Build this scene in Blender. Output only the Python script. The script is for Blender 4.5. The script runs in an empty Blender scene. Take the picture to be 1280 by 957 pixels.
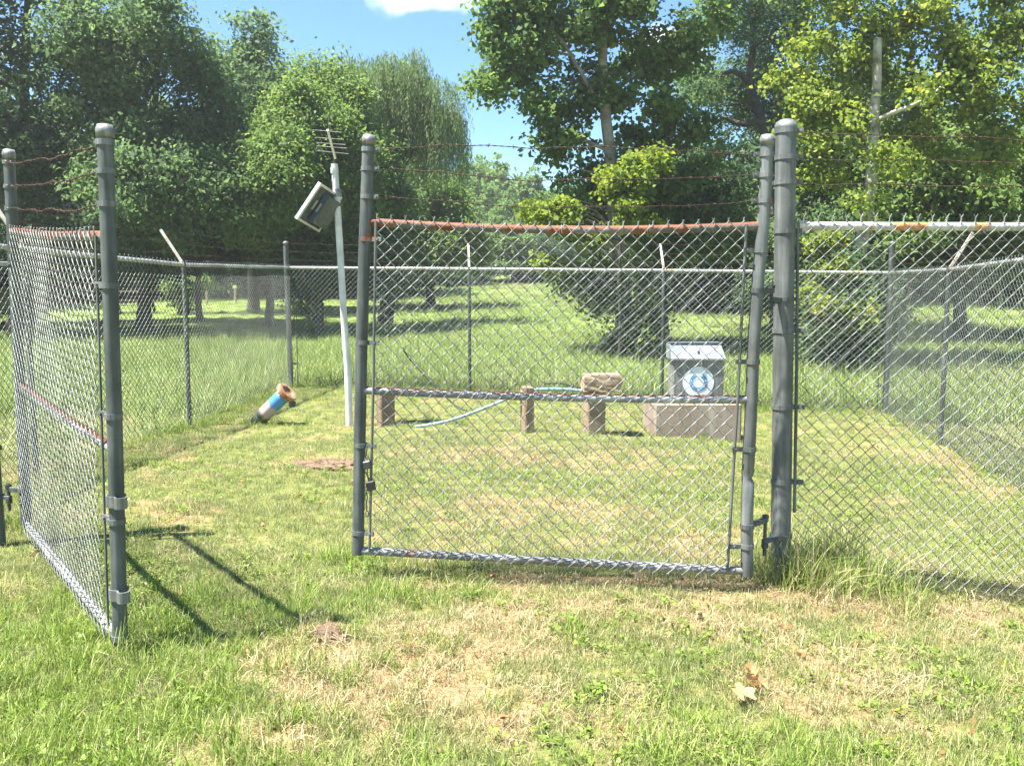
import bpy, math, random
import numpy as np
from mathutils import Vector, Matrix

S = bpy.context.scene
COL = S.collection
random.seed(7)
R = math.radians

# ------------------------------------------------------------------ camera, sky, sun, exposure
F_PX, CX, CY, PITCH, CAM_Z = 1150.0, 640.0, 478.5, R(5.88), 1.5
cam = bpy.data.cameras.new('camera'); cam_o = bpy.data.objects.new('camera', cam); COL.objects.link(cam_o)
cam.sensor_width = 36; cam.lens = 36 * F_PX / 1280; cam.clip_start = 0.05; cam.clip_end = 900
cam_o.location = (0, 0, CAM_Z); cam_o.rotation_euler = (R(90) - PITCH, 0, 0)
S.camera = cam_o

SUN = Vector((-0.69, -0.23, 1.66)).normalized()
W = bpy.data.worlds.new('World'); S.world = W; W.use_nodes = True
nt = W.node_tree; nt.nodes.clear()
wo = nt.nodes.new('ShaderNodeOutputWorld'); bg = nt.nodes.new('ShaderNodeBackground')
sky = nt.nodes.new('ShaderNodeTexSky'); sky.sky_type = 'NISHITA'; sky.sun_disc = False
sky.sun_elevation = math.asin(SUN.z); sky.sun_rotation = math.atan2(SUN.x, SUN.y)
sky.air_density = 1.0; sky.dust_density = 0.15; sky.ozone_density = 3.0
tc = nt.nodes.new('ShaderNodeTexCoord')
mp = nt.nodes.new('ShaderNodeMapping'); mp.inputs['Scale'].default_value = (1.0, 1.0, 2.6)
mp.inputs['Location'].default_value = (0.31, 0.2, 0.12)
n1 = nt.nodes.new('ShaderNodeTexNoise'); n1.inputs['Scale'].default_value = 3.1; n1.inputs['Detail'].default_value = 7
n1.inputs['Roughness'].default_value = 0.58
rp = nt.nodes.new('ShaderNodeValToRGB'); rp.color_ramp.elements[0].position = 0.63; rp.color_ramp.elements[1].position = 0.80
mx = nt.nodes.new('ShaderNodeMixRGB'); mx.inputs['Color2'].default_value = (9.5, 9.8, 10.2, 1)
L = nt.links.new
L(tc.outputs['Generated'], mp.inputs['Vector']); L(mp.outputs['Vector'], n1.inputs['Vector'])
L(n1.outputs['Fac'], rp.inputs['Fac'])
n2 = nt.nodes.new('ShaderNodeTexNoise'); n2.inputs['Scale'].default_value = 16; n2.inputs['Detail'].default_value = 6
L(tc.outputs['Generated'], n2.inputs['Vector']); prev = rp.outputs['Color']
for (dx, dy, dz, rad) in ((-.098, .955, .291, .067), (.165, .955, .245, .05), (.62, .72, .30, .09), (-.75, .55, .36, .10)):   # single small clouds
    sb = nt.nodes.new('ShaderNodeVectorMath'); sb.operation = 'SUBTRACT'; sb.inputs[1].default_value = (dx, dy, dz); L(tc.outputs['Generated'], sb.inputs[0])
    ml_ = nt.nodes.new('ShaderNodeVectorMath'); ml_.operation = 'MULTIPLY'; ml_.inputs[1].default_value = (1, 1, 2.6); L(sb.outputs[0], ml_.inputs[0])
    ln_ = nt.nodes.new('ShaderNodeVectorMath'); ln_.operation = 'LENGTH'; L(ml_.outputs[0], ln_.inputs[0])
    ad_ = nt.nodes.new('ShaderNodeMath'); ad_.operation = 'MULTIPLY_ADD'; L(n2.outputs['Fac'], ad_.inputs[0]); ad_.inputs[1].default_value = -.14; L(ln_.outputs['Value'], ad_.inputs[2])
    mr_ = nt.nodes.new('ShaderNodeMapRange'); mr_.interpolation_type = 'SMOOTHSTEP'; mr_.inputs['From Min'].default_value = rad - .07; mr_.inputs['From Max'].default_value = rad - .115; L(ad_.outputs[0], mr_.inputs['Value'])
    mm_ = nt.nodes.new('ShaderNodeMath'); mm_.operation = 'MAXIMUM'; L(prev, mm_.inputs[0]); L(mr_.outputs['Result'], mm_.inputs[1]); prev = mm_.outputs[0]
L(prev, mx.inputs['Fac'])
hs0 = nt.nodes.new('ShaderNodeHueSaturation'); hs0.inputs['Saturation'].default_value = 1.22; L(sky.outputs['Color'], hs0.inputs['Color']); L(hs0.outputs['Color'], mx.inputs['Color1']); L(mx.outputs['Color'], bg.inputs['Color'])
bg.inputs['Strength'].default_value = 0.066
L(bg.outputs['Background'], wo.inputs['Surface'])

sun = bpy.data.lights.new('sun', 'SUN'); sun.energy = 5.0; sun.angle = R(0.53); sun.color = (1.0, 0.955, 0.88)
sun_o = bpy.data.objects.new('sun', sun); COL.objects.link(sun_o)
sun_o.rotation_euler = SUN.to_track_quat('Z', 'Y').to_euler(); sun_o.location = (-10, -5, 25)
S.view_settings.view_transform = 'Standard'; S.view_settings.look = 'None'
S.view_settings.exposure = 1.95; S.view_settings.gamma = 1.0
S.render.engine = 'CYCLES'
cy = S.cycles; cy.max_bounces = 6; cy.diffuse_bounces = 4; cy.glossy_bounces = 2; cy.transmission_bounces = 4
cy.transparent_max_bounces = 4; cy.caustics_reflective = False; cy.caustics_refractive = False

# ------------------------------------------------------------------ noise and terrain
def _hash(ix, iy, s):
    n = (ix.astype(np.int64) * 374761393 + iy.astype(np.int64) * 668265263 + s * 1442695041) & 0xffffffff
    n = ((n ^ (n >> 13)) * 1274126177) & 0xffffffff
    n = (n ^ (n >> 16)) & 0xffffff
    return n / float(0xffffff)
def vnoise(x, y, s=0):
    x = np.asarray(x, float); y = np.asarray(y, float)
    ix = np.floor(x); iy = np.floor(y); fx = x - ix; fy = y - iy
    fx = fx * fx * (3 - 2 * fx); fy = fy * fy * (3 - 2 * fy)
    a = _hash(ix, iy, s); b = _hash(ix + 1, iy, s); c = _hash(ix, iy + 1, s); d = _hash(ix + 1, iy + 1, s)
    return (a * (1 - fx) + b * fx) * (1 - fy) + (c * (1 - fx) + d * fx) * fy
def fbm(x, y, s=0, o=4):
    t = 0; a = .5; w = 0
    for k in range(o):
        t = t + a * vnoise(np.asarray(x) * 2 ** k, np.asarray(y) * 2 ** k, s + k); w += a; a *= .5
    return t / w
def bump(x, y, cx, cy_, r):
    return np.exp(-(((x - cx) ** 2 + (y - cy_) ** 2) / (r * r)))
def gz(x, y):
    x = np.asarray(x, float); y = np.asarray(y, float)
    sp = 4.0 * np.log1p(np.exp(np.clip((y - 17) / 4.0, -30, 30)))
    rise = 0.046 * sp; rise = np.where(rise > 3.2, 3.2 + (rise - 3.2) * .5, rise)
    right = -0.075 * 1.2 * np.log1p(np.exp(np.clip((x - 1.7) / 0.6, -30, 30)))
    right = np.maximum(right, -0.17 + 0 * x) * np.clip((30 - y) / 14, 0, 1)
    near = np.clip((22 - y) / 10, 0.0, 1)
    und = ((fbm(x * 1.3, y * 1.3, 11, 3) - .5) * 0.045 + (fbm(x * 7, y * 7, 31, 2) - .5) * 0.022) * near
    far = (fbm(x * .12 + 7, y * .12, 5, 2) - .5) * 0.8 * np.clip((y - 20) / 25, 0, 1)
    mound = 0.05 * bump(x, y, -.83, 3.86, .12) + 0.05 * bump(x, y, -1.75, 7.2, .25) + 0.05 * bump(x, y, 1.75, 4.75, .3)
    edge = np.where(np.abs(x) > 60, 0.0, 0.0)
    return rise + right + und + far + mound + edge
def at(px, py, Y):
    """world point seen at photograph pixel (px, py) at world depth Y"""
    a = (px - CX) / F_PX; b = -(py - CY) / F_PX
    c, s = math.cos(PITCH), math.sin(PITCH)
    den = c + b * s; t = Y / den
    return Vector((t * a, Y, CAM_Z + t * (b * c - s)))
def gnd(px, py, dz=0.0):
    lo, hi = 0.8, 200.0
    Y = lo
    prev = lo
    while Y < hi:
        p = at(px, py, Y)
        if p.z <= float(gz(p.x, p.y)) + dz: break
        prev = Y; Y *= 1.02
    lo, hi = prev, Y
    for _ in range(30):
        m = (lo + hi) / 2; p = at(px, py, m)
        if p.z <= float(gz(p.x, p.y)) + dz: hi = m
        else: lo = m
    return at(px, py, hi)

# ------------------------------------------------------------------ object helpers
def tag(o, label=None, cat=None, group=None, kind=None):
    if label: o['label'] = label
    if cat: o['category'] = cat
    if group: o['group'] = group
    if kind: o['kind'] = kind
    return o
def empty(name, loc, label, cat, group=None):
    o = bpy.data.objects.new(name, None); o.location = loc; o.empty_display_size = .1
    COL.objects.link(o); return tag(o, label, cat, group)
class MB:
    def __init__(self): self.v = []; self.f = []; self.n = 0; self.sm = []
    def add(self, v, f, smooth=False):
        v = np.asarray(v, float).reshape(-1, 3)
        self.v.append(v); self.f += [tuple(i + self.n for i in q) for q in f]; self.sm += [smooth] * len(f)
        self.n += len(v); return self
    def tube(self, pts, r, n=8, caps=True, smooth=True):
        P = np.array([tuple(p) for p in pts], float); m = len(P)
        rr = np.full(m, r, float) if np.isscalar(r) else np.asarray(r, float)
        T = np.gradient(P, axis=0); T /= np.linalg.norm(T, axis=1)[:, None] + 1e-12
        ref = np.array([0, 0, 1.]) if abs(T[0][2]) < .9 else np.array([1., 0, 0])
        u = np.cross(T[0], ref); u /= np.linalg.norm(u); ang = np.arange(n) * 2 * math.pi / n
        V = np.empty((m, n, 3))
        for i in range(m):
            u = u - T[i] * np.dot(u, T[i]); u /= np.linalg.norm(u) + 1e-12; w = np.cross(T[i], u)
            V[i] = P[i] + rr[i] * (np.cos(ang)[:, None] * u + np.sin(ang)[:, None] * w)
        f = [(i * n + k, i * n + (k + 1) % n, (i + 1) * n + (k + 1) % n, (i + 1) * n + k) for i in range(m - 1) for k in range(n)]
        self.add(V.reshape(-1, 3), f, smooth)
        if caps:
            self.add(V[0], [tuple(range(n))[::-1]]); self.add(V[-1], [tuple(range(n))])
        return self
    def box(self, c, half, ax=None, bev=0.0):
        A = np.eye(3) if ax is None else np.array([tuple(a) for a in ax], float)
        h = np.array(half, float); c = np.array(tuple(c), float)
        if bev <= 0:
            v = [c + (A[0] * h[0] * i + A[1] * h[1] * j + A[2] * h[2] * k) for i in (-1, 1) for j in (-1, 1) for k in (-1, 1)]
            f = [(0, 1, 3, 2), (4, 6, 7, 5), (0, 4, 5, 1), (2, 3, 7, 6), (0, 2, 6, 4), (1, 5, 7, 3)]
            return self.add(v, f)
        # chamfered: 24 verts
        vs = []; idx = {}
        for i in (-1, 1):
            for j in (-1, 1):
                for k in (-1, 1):
                    for a in range(3):
                        hh = h - bev; hh[a] = h[a]
                        idx[(i, j, k, a)] = len(vs)
                        vs.append(c + A[0] * hh[0] * i + A[1] * hh[1] * j + A[2] * hh[2] * k)
        f = []
        for a in range(3):
            b, d = (a + 1) % 3, (a + 2) % 3
            for s in (-1, 1):
                q = []
                for (t, u) in ((-1, -1), (1, -1), (1, 1), (-1, 1)):
                    key = [0, 0, 0]; key[a] = s; key[b] = t; key[d] = u; q.append(idx[(*key, a)])
                f.append(tuple(q if s > 0 else q[::-1]))
        for a in range(3):
            b, d = (a + 1) % 3, (a + 2) % 3
            for t in (-1, 1):
                for u in (-1, 1):
                    k0 = [0, 0, 0]; k0[b] = t; k0[d] = u; k1 = list(k0); k0[a] = -1; k1[a] = 1
                    f.append((idx[(*k0, b)], idx[(*k1, b)], idx[(*k1, d)], idx[(*k0, d)]))
        for i in (-1, 1):
            for j in (-1, 1):
                for k in (-1, 1):
                    f.append((idx[(i, j, k, 0)], idx[(i, j, k, 1)], idx[(i, j, k, 2)]))
        return self.add(vs, f)
    def lathe(self, base, axis, prof, n=16):
        """prof: (distance along axis, radius)"""
        a = Vector(axis).normalized(); base = Vector(base)
        u = a.cross(Vector((0, 0, 1))) if abs(a.z) < .9 else a.cross(Vector((1, 0, 0)))
        u.normalize(); w = a.cross(u); V = []
        for (d, r) in prof:
            for k in range(n):
                t = 2 * math.pi * k / n
                V.append(base + a * d + (u * math.cos(t) + w * math.sin(t)) * r)
        m = len(prof)
        f = [(i * n + k, i * n + (k + 1) % n, (i + 1) * n + (k + 1) % n, (i + 1) * n + k) for i in range(m - 1) for k in range(n)]
        f.append(tuple(range(n))[::-1]); f.append(tuple((m - 1) * n + k for k in range(n)))
        return self.add([tuple(v) for v in V], f, False)
    def build(self, name, mat, parent=None, smooth=None, autosm=False):
        me = bpy.data.meshes.new(name)
        V = np.concatenate(self.v) if self.v else np.zeros((0, 3))
        loc = np.array(tuple(parent.matrix_basis.translation if parent and parent.parent is None else (parent['_w'] if parent else (0, 0, 0))))
        org = loc
        me.from_pydata([], [], []) if False else None
        me.from_pydata((V - org).tolist(), [], self.f)
        me.polygons.foreach_set('use_smooth', np.array(self.sm if smooth is None else [smooth] * len(self.f), bool))
        me.materials.append(mat); me.update()
        o = bpy.data.objects.new(name, me); COL.objects.link(o)
        if parent is not None:
            o.parent = parent; o['_w'] = tuple(org)
        return o
def single(name, mb, mat, base, label, cat, group=None):
    """a thing that is one mesh, origin at its base"""
    me_o = mb.build(name, mat)
    v = np.empty(len(me_o.data.vertices) * 3); me_o.data.vertices.foreach_get('co', v)
    v = (v.reshape(-1, 3) - np.array(tuple(base))).ravel(); me_o.data.vertices.foreach_set('co', v)
    me_o.location = base; me_o.data.update(); return tag(me_o, label, cat, group)

# ------------------------------------------------------------------ materials
def mat(name):
    m = bpy.data.materials.new(name); m.use_nodes = True; t = m.node_tree
    b = t.nodes['Principled BSDF']; return m, t, b
def nd(t, typ, **kw):
    n = t.nodes.new(typ)
    for k, v in kw.items():
        if k in n.inputs: n.inputs[k].default_value = v
        else: setattr(n, k, v)
    return n
def ramp(t, stops):
    r = t.nodes.new('ShaderNodeValToRGB'); e = r.color_ramp.elements
    while len(e) < len(stops): e.new(.5)
    for i, (p, c) in enumerate(stops):
        e[i].position = p; e[i].color = (*c, 1) if len(c) == 3 else c
    return r
def noise(t, scale, detail=4, rough=.6, vec=None):
    n = nd(t, 'ShaderNodeTexNoise', Scale=scale, Detail=detail, Roughness=rough)
    if vec is None:
        c = nd(t, 'ShaderNodeTexCoord'); vec = c.outputs['Object']
    t.links.new(vec, n.inputs['Vector']); return n
def mixc(t, fac, a, b):
    m = t.nodes.new('ShaderNodeMixRGB')
    for k, v in (('Fac', fac), ('Color1', a), ('Color2', b)):
        if hasattr(v, 'links') or isinstance(v, bpy.types.NodeSocket): t.links.new(v, m.inputs[k])
        elif isinstance(v, tuple): m.inputs[k].default_value = (*v, 1)
        else: m.inputs[k].default_value = v
    return m.outputs['Color']
def bumpn(t, b, fac, strength=.3, dist=.003):
    n = nd(t, 'ShaderNodeBump', Strength=strength, Distance=dist); t.links.new(fac, n.inputs['Height'])
    t.links.new(n.outputs['Normal'], b.inputs['Normal'])

def metal_mat(name, c0, c1, rust=0.0, rust_col=(.28, .085, .035), rough=.5, metallic=.35, top_rust=0.0, scale=9):
    m, t, b = mat(name)
    n = noise(t, scale, 6, .65); r = ramp(t, [(.3, c0), (.7, c1)]); t.links.new(n.outputs['Fac'], r.inputs['Fac'])
    col = r.outputs['Color']
    nf = noise(t, 60, 3, .6); col = mixc(t, mixf(t, nf.outputs['Fac'], .5, .7, .35), col, tuple(x * .62 for x in c0))
    tcs = nd(t, 'ShaderNodeTexCoord'); mps = nd(t, 'ShaderNodeMapping'); mps.inputs['Scale'].default_value = (38, 38, 2.2); t.links.new(tcs.outputs['Object'], mps.inputs['Vector'])
    ns = noise(t, 1.0, 4, .6, mps.outputs['Vector']); col = mixc(t, mixf(t, ns.outputs['Fac'], .45, .66, .7), col, tuple(min(.75, x * 1.75) for x in c1))
    nb = noise(t, 3.1, 3, .6); col = mixc(t, mixf(t, nb.outputs['Fac'], .42, .62, .65), col, tuple(x * .6 for x in c0))
    rc = ramp(t, [(.25, tuple(x * .55 for x in rust_col)), (.55, rust_col), (.8, (rust_col[0] * 1.6, rust_col[1] * 2.1, rust_col[2] * 2))])
    nr = noise(t, 22, 6, .7); t.links.new(nr.outputs['Fac'], rc.inputs['Fac'])
    if rust > 0:
        n2 = noise(t, 5.3, 6, .62); f = mixf(t, n2.outputs['Fac'], .72 - rust * .5, .78 - rust * .5, 1)
        col = mixc(t, f, col, rc.outputs['Color'])
    if top_rust > 0:
        g = nd(t, 'ShaderNodeNewGeometry'); sx = nd(t, 'ShaderNodeSeparateXYZ'); t.links.new(g.outputs['Normal'], sx.inputs['Vector'])
        n3 = noise(t, 13, 5, .7); a = nd(t, 'ShaderNodeMath', operation='MULTIPLY_ADD'); t.links.new(n3.outputs['Fac'], a.inputs[0])
        a.inputs[1].default_value = 1.5; t.links.new(sx.outputs['Z'], a.inputs[2])
        f = mixf(t, a.outputs[0], 1.75 - top_rust, 1.9 - top_rust, 1); col = mixc(t, f, col, rc.outputs['Color'])
    t.links.new(col, b.inputs['Base Color']); b.inputs['Roughness'].default_value = rough; b.inputs['Metallic'].default_value = metallic
    bumpn(t, b, nr.outputs['Fac'], .25, .002); return m
def mixf(t, sock, lo, hi, mult):
    mr = nd(t, 'ShaderNodeMapRange'); mr.inputs['From Min'].default_value = lo; mr.inputs['From Max'].default_value = hi
    mr.inputs['To Max'].default_value = mult; t.links.new(sock, mr.inputs['Value']); return mr.outputs['Result']

M = {}
M['galv'] = metal_mat('galvanised_steel', (.10, .108, .104), (.16, .168, .16), rust=.17, rough=.58, metallic=.12)
M['galv_old'] = metal_mat('weathered_galvanised_steel', (.062, .074, .070), (.11, .12, .113), rust=.12, rough=.62, metallic=.1)
M['galv_bright'] = metal_mat('bright_galvanised_steel', (.20, .20, .19), (.30, .30, .285), rust=.14, rough=.7, metallic=.0)
M['rail_rust'] = metal_mat('rusty_rail', (.13, .13, .125), (.20, .20, .19), rust=.45, top_rust=.80, rust_col=(.21, .072, .033), rough=.72, metallic=.1)
M['rail_toprust'] = metal_mat('rail_rusty_on_top', (.22, .23, .235), (.36, .37, .375), rust=.10, top_rust=.40, rust_col=(.17, .065, .032), rough=.5)
M['rail_white'] = metal_mat('pale_rail_with_rust_spots', (.42, .43, .44), (.55, .55, .54), rust=.40, rust_col=(.55, .24, .09), rough=.5, metallic=.15, scale=4)
M['rail_far'] = metal_mat('pale_far_rail', (.36, .37, .37), (.52, .51, .48), rust=.25, rust_col=(.5, .28, .14), rough=.5, metallic=.15, scale=3)
M['cap'] = metal_mat('cast_cap', (.13, .135, .13), (.21, .215, .21), rust=.05, rough=.5, metallic=.3)
M['wire'] = metal_mat('mesh_wire', (.155, .17, .155), (.26, .275, .255), rust=.06, rough=.5, metallic=.15, scale=30)
M['wire_far'] = metal_mat('far_mesh_wire', (.12, .14, .13), (.23, .25, .235), rust=.04, rough=.5, metallic=.3, scale=30)
M['barb'] = metal_mat('rusty_barbed_wire', (.04, .027, .022), (.085, .048, .034), rust=.35, rust_col=(.10, .042, .024), rough=.85, metallic=.1)
M['arm'] = metal_mat('pale_barb_arm', (.50, .45, .36), (.66, .60, .50), rust=.3, rust_col=(.42, .2, .1), rough=.7, metallic=.05)
M['dark_iron'] = metal_mat('dark_iron', (.05, .055, .055), (.10, .11, .10), rust=.15, rough=.5)
M['pvc'] = metal_mat('white_painted_pole', (.66, .66, .60), (.76, .75, .69), rust=.0, rough=.5, metallic=0)
M['hose'] = metal_mat('pale_blue_hose', (.20, .38, .45), (.30, .48, .54), rust=.0, rough=.35, metallic=0)
M['black'] = metal_mat('black_rubber', (.015, .015, .015), (.035, .035, .035), rough=.6, metallic=0)
M['panel_frame'] = metal_mat('aluminium_frame', (.5, .54, .58), (.6, .63, .66), rough=.35, metallic=.2)
M['panel_back'] = metal_mat('grey_panel_back', (.065, .078, .09), (.095, .108, .12), rough=.6, metallic=0)
M['tan_label'] = metal_mat('tan_label', (.42, .40, .33), (.5, .47, .40), rough=.7, metallic=0)
M['cabinet'] = metal_mat('grey_painted_cabinet', (.16, .165, .162), (.20, .205, .20), rust=.02, rough=.5, metallic=.1)
M['cabinet_light'] = metal_mat('pale_cabinet_lid', (.22, .25, .29), (.30, .33, .37), rust=.01, rough=.35, metallic=.2)
M['white'] = metal_mat('white_sticker', (.72, .80, .86), (.80, .86, .9), rough=.5, metallic=0)
M['blue'] = metal_mat('blue_print', (.07, .22, .52), (.12, .30, .62), rough=.5, metallic=0)
M['car'] = metal_mat('dark_car_paint', (.012, .016, .02), (.02, .026, .032), rough=.25, metallic=.2)
M['glass'] = metal_mat('dark_car_glass', (.02, .03, .035), (.03, .04, .045), rough=.08, metallic=.0)
M['chrome'] = metal_mat('pale_plate', (.6, .7, .78), (.7, .78, .84), rough=.3, metallic=.1)
M['dark_wood'] = metal_mat('dark_weathered_wood', (.05, .038, .028), (.10, .075, .05), rough=.8, metallic=0)
M['pale_wood'] = metal_mat('pale_weathered_or_sunlit_wood', (.30, .23, .14), (.45, .34, .22), rough=.8, metallic=0)

def stone_mat(name, cols, scale=6, bump=.6, streak=None):
    m, t, b = mat(name)
    n = noise(t, scale, 8, .65); r = ramp(t, cols); t.links.new(n.outputs['Fac'], r.inputs['Fac']); col = r.outputs['Color']
    nf = noise(t, 90, 3, .6); col = mixc(t, mixf(t, nf.outputs['Fac'], .5, .75, .6), col, (cols[0][1][0] * .6, cols[0][1][1] * .6, cols[0][1][2] * .6))
    if streak:
        c = nd(t, 'ShaderNodeTexCoord'); mpg = nd(t, 'ShaderNodeMapping'); mpg.inputs['Scale'].default_value = (9, 3, .8)
        t.links.new(c.outputs['Object'], mpg.inputs['Vector']); ns = noise(t, 1.0, 3, .5, mpg.outputs['Vector'])
        col = mixc(t, mixf(t, ns.outputs['Fac'], .56, .70, .8), col, streak)
    t.links.new(col, b.inputs['Base Color']); b.inputs['Roughness'].default_value = .9
    bumpn(t, b, nf.outputs['Fac'], bump, .01); return m
M['conc_brown'] = stone_mat('brown_stained_concrete', [(.3, (.15, .105, .08)), (.5, (.25, .17, .12)), (.75, (.33, .26, .20))])
M['conc_tan'] = stone_mat('tan_concrete', [(.3, (.20, .14, .085)), (.5, (.31, .225, .145)), (.75, (.38, .30, .21))])
M['conc_pale'] = stone_mat('pale_rough_stone', [(.3, (.24, .175, .11)), (.5, (.36, .265, .17)), (.75, (.42, .33, .23))], bump=1)
M['conc_plinth'] = stone_mat('streaked_concrete', [(.3, (.20, .15, .115)), (.5, (.31, .24, .185)), (.75, (.38, .31, .25))], scale=3, streak=(.46, .41, .34))
M['soil'] = stone_mat('crumbly_soil', [(.3, (.09, .058, .036)), (.5, (.18, .118, .072)), (.75, (.27, .19, .12))], scale=14, bump=1)
M['bark_dark'] = stone_mat('dark_bark', [(.3, (.035, .03, .025)), (.5, (.07, .06, .05)), (.75, (.12, .105, .085))], scale=7, bump=1)
M['bark_mid'] = stone_mat('sycamore_bark', [(.35, (.13, .11, .085)), (.5, (.25, .215, .17)), (.7, (.42, .38, .31))], scale=3.2, bump=.8)
M['bark_white'] = stone_mat('white_sycamore_bark', [(.40, (.16, .14, .10)), (.47, (.34, .32, .26)), (.56, (.46, .44, .38)), (.75, (.58, .56, .50))], scale=4.0, bump=.9)

# rusty pipe with a worn blue band, along local axis stored in a vertex attribute
def pipe_paint():
    m, t, b = mat('rusty_pipe_with_blue_paint')
    at_ = nd(t, 'ShaderNodeAttribute', attribute_name='along')
    n = noise(t, 8, 5, .7)
    rc = ramp(t, [(.3, (.20, .10, .06)), (.5, (.38, .21, .13)), (.7, (.48, .34, .26))]); t.links.new(n.outputs['Fac'], rc.inputs['Fac'])
    a = nd(t, 'ShaderNodeMath', operation='MULTIPLY_ADD'); n2 = noise(t, 5, 3, .5); t.links.new(n2.outputs['Fac'], a.inputs[0])
    a.inputs[1].default_value = .30; t.links.new(at_.outputs['Fac'], a.inputs[2])
    r2 = ramp(t, [(.0, (0, 0, 0)), (.66, (0, 0, 0)), (.68, (1, 1, 1)), (1.0, (1, 1, 1)), ]); t.links.new(a.outputs[0], r2.inputs['Fac'])
    col = mixc(t, r2.outputs['Color'], rc.outputs['Color'], (.07, .25, .60))
    r3 = ramp(t, [(.0, (0, 0, 0)), (.30, (0, 0, 0)), (.34, (1, 1, 1)), (.64, (1, 1, 1)), (.68, (0, 0, 0))]); t.links.new(a.outputs[0], r3.inputs['Fac'])
    col = mixc(t, r3.outputs['Color'], col, (.42, .33, .34))
    r4 = ramp(t, [(.0, (1, 1, 1)), (.24, (1, 1, 1)), (.30, (0, 0, 0))]); t.links.new(a.outputs[0], r4.inputs['Fac'])
    col = mixc(t, r4.outputs['Color'], col, (.07, .10, .09))
    r5 = ramp(t, [(.0, (0, 0, 0)), (.90, (0, 0, 0)), (.93, (1, 1, 1))]); t.links.new(at_.outputs['Fac'], r5.inputs['Fac'])
    col = mixc(t, r5.outputs['Color'], col, (.50, .42, .30))
    t.links.new(col, b.inputs['Base Color']); b.inputs['Roughness'].default_value = .55; bumpn(t, b, n.outputs['Fac'], .3); return m
M['pipe_paint'] = pipe_paint()
M['rust_heavy'] = metal_mat('rusty_flange', (.26, .15, .085), (.38, .24, .145), rust=.45, rust_col=(.28, .12, .05), rough=.85, metallic=0)

def leaf_mat(name, cols, trans=.35, spec=.18, rough=.55):
    m, t, b = mat(name)
    a = nd(t, 'ShaderNodeAttribute', attribute_name='rnd')
    r = ramp(t, cols); t.links.new(a.outputs['Fac'], r.inputs['Fac'])
    t.links.new(r.outputs['Color'], b.inputs['Base Color']); b.inputs['Roughness'].default_value = rough
    b.inputs['Specular IOR Level'].default_value = spec
    tr = nd(t, 'ShaderNodeBsdfTranslucent')
    hs = nd(t, 'ShaderNodeHueSaturation'); hs.inputs['Value'].default_value = 1.6; hs.inputs['Saturation'].default_value = 1.1; hs.inputs['Hue'].default_value = .485
    t.links.new(r.outputs['Color'], hs.inputs['Color']); t.links.new(hs.outputs['Color'], tr.inputs['Color'])
    ms = nd(t, 'ShaderNodeMixShader'); ms.inputs[0].default_value = trans
    t.links.new(b.outputs[0], ms.inputs[1]); t.links.new(tr.outputs[0], ms.inputs[2])
    t.links.new(ms.outputs[0], t.nodes['Material Output'].inputs['Surface']); return m
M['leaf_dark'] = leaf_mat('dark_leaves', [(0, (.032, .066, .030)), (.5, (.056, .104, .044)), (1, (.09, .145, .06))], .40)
M['leaf_oak'] = leaf_mat('oak_leaves', [(0, (.060, .115, .050)), (.5, (.105, .175, .072)), (.9, (.155, .225, .09)), (1, (.20, .26, .10))], .50)
M['leaf_light'] = leaf_mat('light_leaves', [(0, (.080, .145, .046)), (.5, (.135, .215, .064)), (1, (.20, .28, .085))], .50)
M['leaf_willow'] = leaf_mat('willow_leaves', [(0, (.11, .17, .075)), (.5, (.17, .245, .105)), (1, (.24, .32, .13))], .5)
M['leaf_syc'] = leaf_mat('sycamore_leaves', [(0, (.06, .115, .04)), (.5, (.11, .185, .055)), (.9, (.18, .255, .07)), (1, (.30, .31, .09))], .5)
M['leaf_yel'] = leaf_mat('yellowing_sycamore_leaves', [(0, (.085, .14, .03)), (.5, (.165, .235, .045)), (.85, (.28, .33, .065)), (1, (.44, .41, .11))], .45)
M['leaf_lime'] = leaf_mat('lime_leaves', [(0, (.11, .17, .03)), (.5, (.18, .25, .04)), (1, (.28, .33, .07))], .45)
M['leaf_far'] = leaf_mat('distant_leaves', [(0, (.09, .16, .055)), (.5, (.145, .235, .075)), (1, (.22, .31, .10))], .4)
M['leaf_dry'] = leaf_mat('dry_leaves', [(0, (.26, .13, .055)), (.5, (.40, .25, .11)), (1, (.50, .36, .18))], .25)

def grass_mat(name, green, mid, dry):
    m, t, b = mat(name)
    a = nd(t, 'ShaderNodeAttribute', attribute_name='rnd')
    d = nd(t, 'ShaderNodeAttribute', attribute_name='dry', attribute_type='INSTANCER')
    r1 = ramp(t, green); t.links.new(a.outputs['Fac'], r1.inputs['Fac'])
    r2 = ramp(t, dry); t.links.new(a.outputs['Fac'], r2.inputs['Fac'])
    s = nd(t, 'ShaderNodeMath', operation='ADD'); t.links.new(a.outputs['Fac'], s.inputs[0]); t.links.new(d.outputs['Fac'], s.inputs[1])
    f = mixf(t, s.outputs[0], .85, 1.15, 1)
    col = mixc(t, f, r1.outputs['Color'], r2.outputs['Color'])
    t.links.new(col, b.inputs['Base Color']); b.inputs['Roughness'].default_value = .5; b.inputs['Specular IOR Level'].default_value = .3
    tr = nd(t, 'ShaderNodeBsdfTranslucent'); t.links.new(col, tr.inputs['Color'])
    ms = nd(t, 'ShaderNodeMixShader'); ms.inputs[0].default_value = .35
    t.links.new(b.outputs[0], ms.inputs[1]); t.links.new(tr.outputs[0], ms.inputs[2])
    t.links.new(ms.outputs[0], t.nodes['Material Output'].inputs['Surface']); return m
DRY = [(0, (.24, .18, .09)), (.5, (.42, .35, .19)), (1, (.58, .51, .30))]
M['grass'] = grass_mat('lawn_grass', [(0, (.14, .19, .055)), (.5, (.27, .32, .105)), (1, (.42, .45, .19))], None, DRY)
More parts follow.
